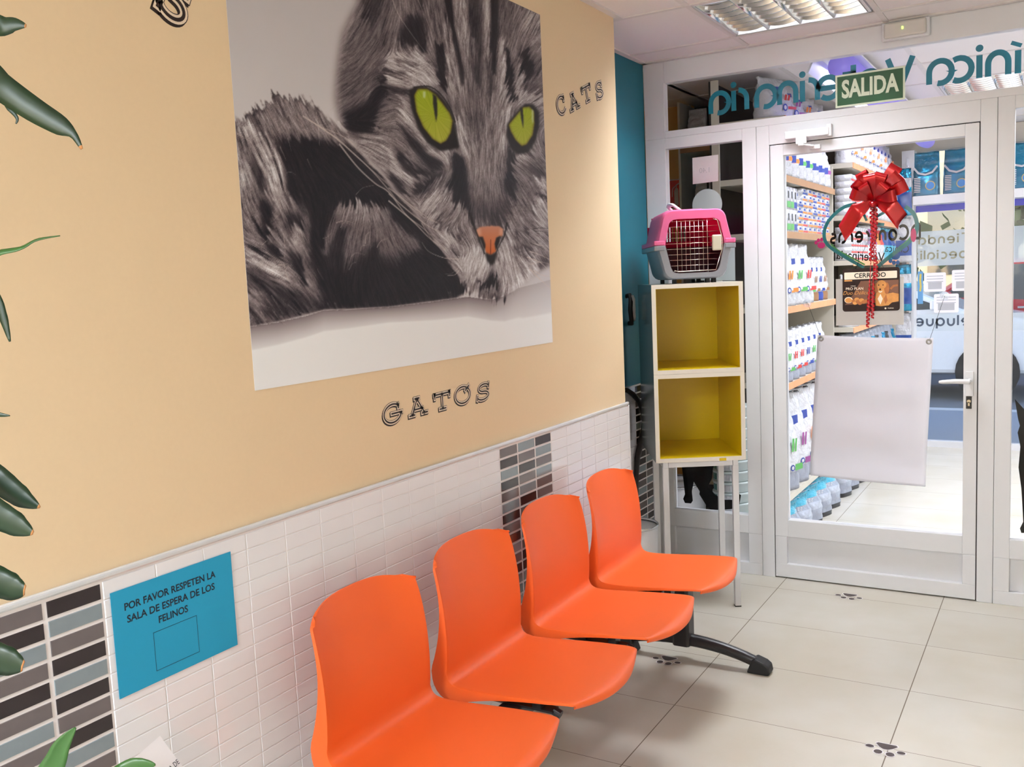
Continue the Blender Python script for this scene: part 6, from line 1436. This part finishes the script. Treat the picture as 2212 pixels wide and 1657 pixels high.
# bin, pails, extinguisher sign, wall panel in that corner
BNX, BNY = -0.235, 4.72
bs = thing('wastebasket', 'white wastebasket in the shop behind the black cat silhouette', 'waste bin', (BNX, BNY, 0))
build('body', MB().lathe([(0.14, 0), (0.165, 0.36)], (BNX, BNY, 0), 32), M_bin, bs, smooth=True); build('rim', MB().lathe([(0.165, 0.358), (0.169, 0.364), (0.165, 0.37), (0.16, 0.364)], (BNX, BNY, 0), 32, caps=False), M_chrome, bs, smooth=True); build('liner', MB().lathe([(0.13, 0.2), (0.1615, 0.3675)], (BNX, BNY, 0), 32, caps=False).lathe([(0.13, 0.2), (0.001, 0.2)], (BNX, BNY, 0), 32, caps=False), M_rub, bs, smooth=True)
def pail():
    mb = MB(); mb.cur = 0; mb.lathe([(0.088, 0), (0.096, 0.003), (0.098, 0.044), (0.103, 0.046), (0.103, 0.054), (0.098, 0.0555)], (0, 0, 0), 26)
    for k in range(7):
        a0 = -PI / 2 - 1.2 + 0.2 * k; mb.cur = 1 if k < 2 else 2; P = [(0.0985 * math.cos(a), 0.0985 * math.sin(a)) for a in (a0, a0 + 0.18)]
        mb.add([(P[0][0], P[0][1], 0.008), (P[1][0], P[1][1], 0.008), (P[1][0], P[1][1], 0.041), (P[0][0], P[0][1], 0.041)], [(0, 1, 2, 3)])
    return mb
for k in range(14): goods('pail', pail, [mat('pale_pail_plastic', rgb(196, 208, 208), rough=0.4), mat('dark_green_label', rgb(40, 110, 100), rough=0.4), M_bagw], 'tub', f'pale round tub with green label behind the side window, {ORD[k]} from below', 'tub', (0.07, 4.74, 0.0565 * k), 0.2, 'stacked tubs behind the side window')
ex = thing('extinguisher_sign', 'red fire extinguisher sign on the ochre wall behind the side window', 'sign', (-0.52, 5.619, 1.93))
XE = on_glass(5.6165, -1); Q = [(-0.578, 2.06), (-0.578, 1.90), (-0.478, 1.90), (-0.478, 2.06)]
build('plate', MB().box((-0.585, 5.617, 1.885), (-0.472, 5.6195, 2.068)), M_bagw, ex); e_ = MB().poly([(-0.577, 1.893), (-0.48, 1.893), (-0.48, 2.06), (-0.577, 2.06)], XE); build('red_field', e_, M_redp, ex)
e_ = MB().poly([(-0.542, 1.905), (-0.514, 1.905), (-0.514, 1.995), (-0.52, 2.012), (-0.536, 2.012), (-0.542, 1.995)], XE, .0006); e_.ribbon([(-0.528, 2.01), (-0.528, 2.03), (-0.51, 2.04)], .007, XE, .0006); e_.ribbon([(-0.53, 2.028), (-0.552, 2.01), (-0.556, 1.96)], .005, XE, .0006); build('pictogram', e_, M_bagw, ex)
wp = thing('wall_upright', 'slotted white shelf upright next to the ochre wall in the shop', 'shelf upright', (-0.43, 5.60, 0)); build('post', MB().box((-0.445, 5.58, 0), (-0.418, 5.61, 2.5)), M_shelf, wp)
sl = MB()
for k in range(24): sl.box((-0.436, 5.5785, 0.1 + k * 0.1), (-0.428, 5.58, 0.13 + k * 0.1))
build('slot', sl, M_rub, wp)
# linear lamp over the shelves
ll = thing('linear_lamp', 'long white lamp with violet glowing cover over the shop shelves', 'ceiling light', (0.62, 6.3, 2.33))
build('reflector', MB().prism([(0.50, 2.39), (0.51, 2.39), (0.545, 2.463), (0.72, 2.463), (0.72, 2.472), (0.54, 2.472)], 3.1, 'y', 4.62), M_white, ll)
build('cover', MB().tube([(0.66, 4.62, 2.40), (0.66, 7.55, 2.385), (0.66, 7.72, 2.383), (0.66, 7.78, 2.382)], [0.062, 0.062, 0.05, 0.015], 16), mat('violet_lamp_cover', rgb(130, 120, 200), rough=0.3, emit=rgb(132, 118, 214), estr=0.55), ll, smooth=True)
build('hanger', MB().tube([(0.62, 5.2, 2.472), (0.62, 5.2, 2.504)], 0.006, 6).tube([(0.62, 7.4, 2.472), (0.62, 7.4, 2.504)], 0.006, 6), M_white, ll)
luminaire(1.19, 6.29, 'square silver louvred ceiling light in the shop, seen through the transom behind the reversed lettering', None)
area('light_linear_shelf_lamp', (0.565, 6.2, 2.44), 0.03, 11, (0.97, 0.98, 1.04), 2.6).rotation_euler = (0, math.radians(12), 0)
# ---- street front: posts, glass, shelf with blue foil bags, frosted bands
SF = 8.18
struct('trim_6', MB().box((0.44, 8.0, 0), (0.53, 8.15, 2.36)), M_white)
struct('trim_7', MB().box((1.62, 8.15, 0), (1.70, 8.22, 2.36)).box((2.96, 8.15, 0), (3.0, 8.22, 2.36)).box((0.53, 8.15, 0), (3.0, 8.22, 0.05)), M_white)
W4 = struct_root('window_4', (1.1, SF, 0.05)); build('pane', MB().box((0.53, SF - .003, 0.05), (1.62, SF + .003, 2.36)), M_glass, W4)
W5 = struct_root('window_5', (2.3, SF, 0.05)); build('pane', MB().box((1.70, SF - .003, 0.05), (2.96, SF + .003, 2.36)), M_glass, W5)
fs_ = thing('shop_window_shelf', 'white shelf over the street window carrying turquoise bags', 'shelf', (1.7, 8.05, 1.93)); build('board', MB().box((0.531, 7.92, 1.935), (2.955, 8.14, 2.0)), M_white, fs_); build('blue_strip', MB().box((0.531, 8.10, 1.885), (2.955, 8.13, 1.934)), mat('blue_light_strip', rgb(40, 40, 200), rough=0.4), fs_)
hr = thing('hook_rail', 'narrow rail with hooks on the white post, holding hanging blue bags', 'hook rail', (0.485, 7.995, 0.5)); build('rail', MB().box((0.475, 7.99, 0.5), (0.495, 7.999, 2.3)), M_chrome, hr)
for k, (hz, hb) in enumerate(((2.24, .36), (1.86, .34), (1.50, .36), (1.12, .34))):
    build('hook', MB().tube([(0.485, 7.992, hz), (0.485, 7.93, hz + .004)], .003, 6), M_chrome, hr)
    goods('hang%d' % (k % 2), (lambda hb=hb: bag_mb(.145, hb, .055, [(0.15, 0.5, 1), (0.62, .8, 2)])), [M_bags if k % 2 else M_bluf, M_bluf2, M_bagw], 'food_bag', f'{"silver" if k % 2 else "turquoise"} and blue bag hanging on the white post, {ORD[k]} from the top', 'food bag', (0.452, 7.932, hz - hb - .022), 0.0, 'bags hanging on the white post')
def foilbag():
    mb = bag_mb(.20, .335, .11, [(0.0, 0.42, 1)]); y = -.062
    for k in range(9): decal_quad(mb, 3, -.08, -.035, .03 + .013 * k, .036 + .013 * k, y - .001)
    mb.cur = 2; mb.add([(.035 + .036 * math.cos(a), y - .0012, .075 + .036 * math.sin(a)) for a in [2 * PI * k / 18 for k in range(18)]], [tuple(range(18))])
    mb.cur = 4; mb.add([(.035 + .029 * math.cos(a), y - .0018, .075 + .029 * math.sin(a)) for a in [2 * PI * k / 18 for k in range(18)]], [tuple(range(18))])
    mb.cur = 3; mb.ribbon([(-.085, .22), (-.05, .175), (0, .16), (.05, .175), (.085, .22)], .014, lambda a, b, l: (a, y - .001 - l, b), 0)
    return mb
for i in range(6): goods('foilbag', foilbag, [M_bluf, mat('turquoise_foil_lower', rgb(18, 120, 160), rough=0.2, metal=0.4), mat('gold_ring_print', rgb(190, 170, 110), rough=0.4), M_bagw, mat('bright_blue_print', rgb(30, 130, 210), rough=0.35)], 'food_bag', f'turquoise foil bag standing over the street window, {ORD[i]} from the left', 'food bag', (0.615 + 0.218 * i, 8.02, 2.001), 0, 'turquoise foil bags over the street window')
M_band = glass_mat('frosted_band', (0.95, 0.98, 1.0), 0.75, (0.88, 0.93, 0.97)); BO = on_glass(SF - .0045, -1)
M_olive = mat('cut_out_lettering', rgb(150, 146, 120), rough=0.6); M_cut = mat('dark_window_letters', rgb(70, 84, 104), rough=0.6)
ub = thing('window_band', 'upper frosted window band reading Tienda Especializada reversed', 'window band', (1.1, SF, 1.45)); build('film', MB().poly([(0.531, 1.46), (1.618, 1.46), (1.618, 1.735), (0.531, 1.735)], BO), M_band, ub)
t_ = MB(); word(t_, 'Tienda', .048, .013, BO, 0.905, 1.635, True, .28, .001); word(t_, 'Especializada', .048, .013, BO, 1.01, 1.515, True, .25, .001); build('text', t_, M_olive, ub)
lb = thing('window_band', 'lower frosted window band reading Peluquería reversed', 'window band', (1.1, SF, 0.94)); build('film', MB().poly([(0.531, 0.94), (1.618, 0.94), (1.618, 1.075), (0.531, 1.075)], BO), M_band, lb)
t_ = MB(); word(t_, 'Peluqueria', .055, .015, BO, 0.99, 0.985, True, .25, .001); build('text', t_, M_cut, lb)
ub2 = thing('window_band', 'frosted band with clinic logo on the street window right of the door', 'window band', (2.3, SF, 1.45)); build('film', MB().poly([(1.2, 1.46), (1.2, 1.46), (1.2, 1.46)][:0] or [(1.701, 1.46), (2.95, 1.46), (2.95, 1.735), (1.701, 1.735)], BO), M_band, ub2)
def shp(x0, x1, z0, z1, label):
    t = thing('window_paper', label, 'paper', ((x0 + x1) / 2, SF, z0), 0, 'papers on the street window'); build('sheet', MB().poly(rrect(x0, x1, z0, z1, .012), BO, .0005), M_paper, t)
    p = MB(); 
    for k in range(3): p.poly([(x0 + .02, z1 - .03 - .022 * k), (x1 - .02, z1 - .03 - .022 * k), (x1 - .02, z1 - .024 - .022 * k), (x0 + .02, z1 - .024 - .022 * k)], BO, .001)
    p.poly([(x0 + .03, z0 + .02), (x1 - .03, z0 + .02), (x1 - .03, z0 + .075), (x0 + .03, z0 + .075)], BO, .001); build('grey_print', p, mat('grey_print', rgb(190, 190, 196), rough=0.7), t)
shp(0.582, 0.742, 1.255, 1.405, 'white paper sheet on the street window, left of the upper pair'); shp(0.785, 0.94, 1.255, 1.42, 'white paper sheet on the street window, right of the upper pair'); shp(0.655, 0.835, 1.085, 1.235, 'white paper sheet on the street window, below the upper pair')
pb = thing('blue_poster_strip', 'narrow blue poster strip with yellow lettering beside the street window post', 'poster', (0.555, SF, 1.16)); build('sheet', MB().poly([(0.535, 1.16), (0.575, 1.16), (0.575, 1.42), (0.535, 1.42)], BO, .0006), mat('blue_poster_print', rgb(96, 160, 212), rough=0.6), pb); build('lettering', MB().ribbon([(0.557, 1.40), (0.553, 1.35), (0.558, 1.30), (0.553, 1.26)], .014, BO, .001), mat('yellow_print', rgb(210, 190, 80), rough=0.6), pb)
cw = MB(); W_ = [(0.535, 0.375), (0.575, 0.378), (0.585, 0.40), (0.572, 0.44), (0.60, 0.50), (0.625, 0.56), (0.622, 0.66), (0.60, 0.76), (0.585, 0.80), (0.605, 0.85), (0.60, 0.90), (0.585, 0.89), (0.560, 0.85), (0.535, 0.84)]
cw.poly(W_, BO, .0008); 
for k in range(3): cw.ribbon([(0.60, .84 - .01 * k), (0.632, .845 - .014 * k)], .004, BO, .0008)
tag(build('white_cat_silhouette', cw, M_fros), 'pale sitting cat silhouette on the street window beside the banner', 'window sticker')
# ---- street outside
struct('ground', MB().box((-12, 8.16, -0.06), (14, 10.3, -0.004)), mat('blue_grey_paving', rgb(150, 158, 170), rough=0.7, var=0.05))
struct('ground_road', MB().box((-12, 10.32, -0.06), (14, 40, -0.02)), mat('asphalt', rgb(120, 124, 130), rough=0.9, var=0.1)); struct('trim_8', MB().box((-12, 10.3, -0.06), (14, 10.45, 0.0)), mat('kerb_stone', rgb(208, 210, 212), rough=0.8))
M_carw = mat('white_car_paint', rgb(232, 234, 238), rough=0.15, coat=0.5); M_carr = mat('red_car_paint', rgb(160, 22, 44), rough=0.15, coat=0.5); M_carg = mat('dark_car_glass', rgb(62, 72, 78), rough=0.05, spec=0.8)
def car(x, y, paint, label, flip=1, hood=0.86, roof=1.45):
    t = thing('car', label, 'car', (x, y, -0.02)); P = lambda a: x + flip * a
    prof = [(-2.0, 0.28), (-2.05, 0.55), (-1.95, 0.86), (-1.55, 0.95), (-0.95, roof), (0.35, roof), (1.05, hood + 0.12), (1.95, hood - 0.06), (2.1, 0.55), (2.08, 0.28)]
    build('body', MB().prism([(P(a), b) for a, b in prof], 1.6, 'y', y - 0.8), paint, t, bevel=0.05)
    for dy in (-0.802, 0.795): 
        g_ = MB(); g_.prism([(P(-1.35), 0.98), (P(-0.9), roof - 0.07), (P(-0.32), roof - 0.07), (P(-0.32), 0.96)], 0.007, 'y', y + dy); g_.prism([(P(-0.26), 0.96), (P(-0.26), roof - 0.07), (P(0.3), roof - 0.07), (P(0.9), hood + 0.13)], 0.007, 'y', y + dy); build('window', g_, M_carg, t)
        for wx in (-1.3, 1.3):
            w_ = MB(); c = (P(wx), y + dy, 0.31); n = 24; yy = y + (-0.83 if dy < 0 else 0.64)
            w_.prism([(c[0] + 0.31 * math.cos(2 * PI * k / n), c[2] + 0.31 * math.sin(2 * PI * k / n)) for k in range(n)], 0.19, 'y', yy); build('wheel', w_, M_rub, t)
        h_ = MB().box((P(-0.2), y + dy * 1.02, 0.86), (P(-0.02), y + dy, 0.885)); build('door_handle', h_, M_chrome, t)
    build('mirror', MB().box((P(0.75), y - 0.95, 0.98), (P(0.92), y - 0.8, 1.1)), paint, t, bevel=0.02)
car(-0.45, 11.9, M_carw, 'white car parked outside the shop window', 1, 0.86, 1.30)
car(1.0, 14.6, M_carr, 'red car parked behind the white one in the street', -1, 0.9, 1.5)
bd = thing('apartment_building', 'sunlit cream building across the street behind the trees', 'building', (-1, 26, 0)); build('facade', MB().box((-9, 26, 0), (7, 32, 12)), mat('cream_render', rgb(240, 222, 180), rough=0.9), bd)
for i in range(5):
    for k in range(3): build('window', MB().box((-7.5 + 3 * i, 25.96, 1.2 + 3.2 * k), (-6.2 + 3 * i, 26.0, 2.8 + 3.2 * k)), M_carg, bd)
def tree(x, y, h, r_, label):
    t = thing('tree', label, 'tree', (x, y, 0)); build('trunk', MB().tube([(x, y, -0.02), (x + .05, y, h * .4), (x, y, h * .7)], [.13, .1, .05], 8), mat('bark', rgb(84, 66, 52), rough=0.9), t, smooth=True)
    rr = random.Random(int(x * 100)); m = MB()
    for k in range(420):
        a, b, c = rr.gauss(0, .45), rr.gauss(0, .45), rr.gauss(0, .4); p = Vector((x + a * r_, y + b * r_, h * .72 + c * r_)); s = rr.uniform(.08, .2); d1 = Vector((rr.uniform(-1, 1), rr.uniform(-1, 1), rr.uniform(-1, 1))) * s; d2 = Vector((rr.uniform(-1, 1), rr.uniform(-1, 1), rr.uniform(-1, 1))) * s
        m.add([p - d1, p - d2, p + d1, p + d2], [(0, 1, 2, 3)])
    build('foliage', m, mat('tree_foliage', rgb(70, 84, 48), rough=0.8, var=0.3, scale=2), t)
tree(-3.6, 19, 4.6, 1.1, 'leafy street tree left of the cream building'); tree(0.6, 21, 3.6, 1.1, 'leafy street tree before the cream building'); tree(-1.3, 17.4, 2.3, 0.8, 'low bushy tree behind the parked cars'); tree(4.4, 18, 4.6, 1.2, 'leafy street tree right of the cream building')
struct('ground_far', MB().box((-30, 39, -0.1), (30, 60, -0.03)), mat('pale_far_ground', rgb(190, 190, 186), rough=0.9))
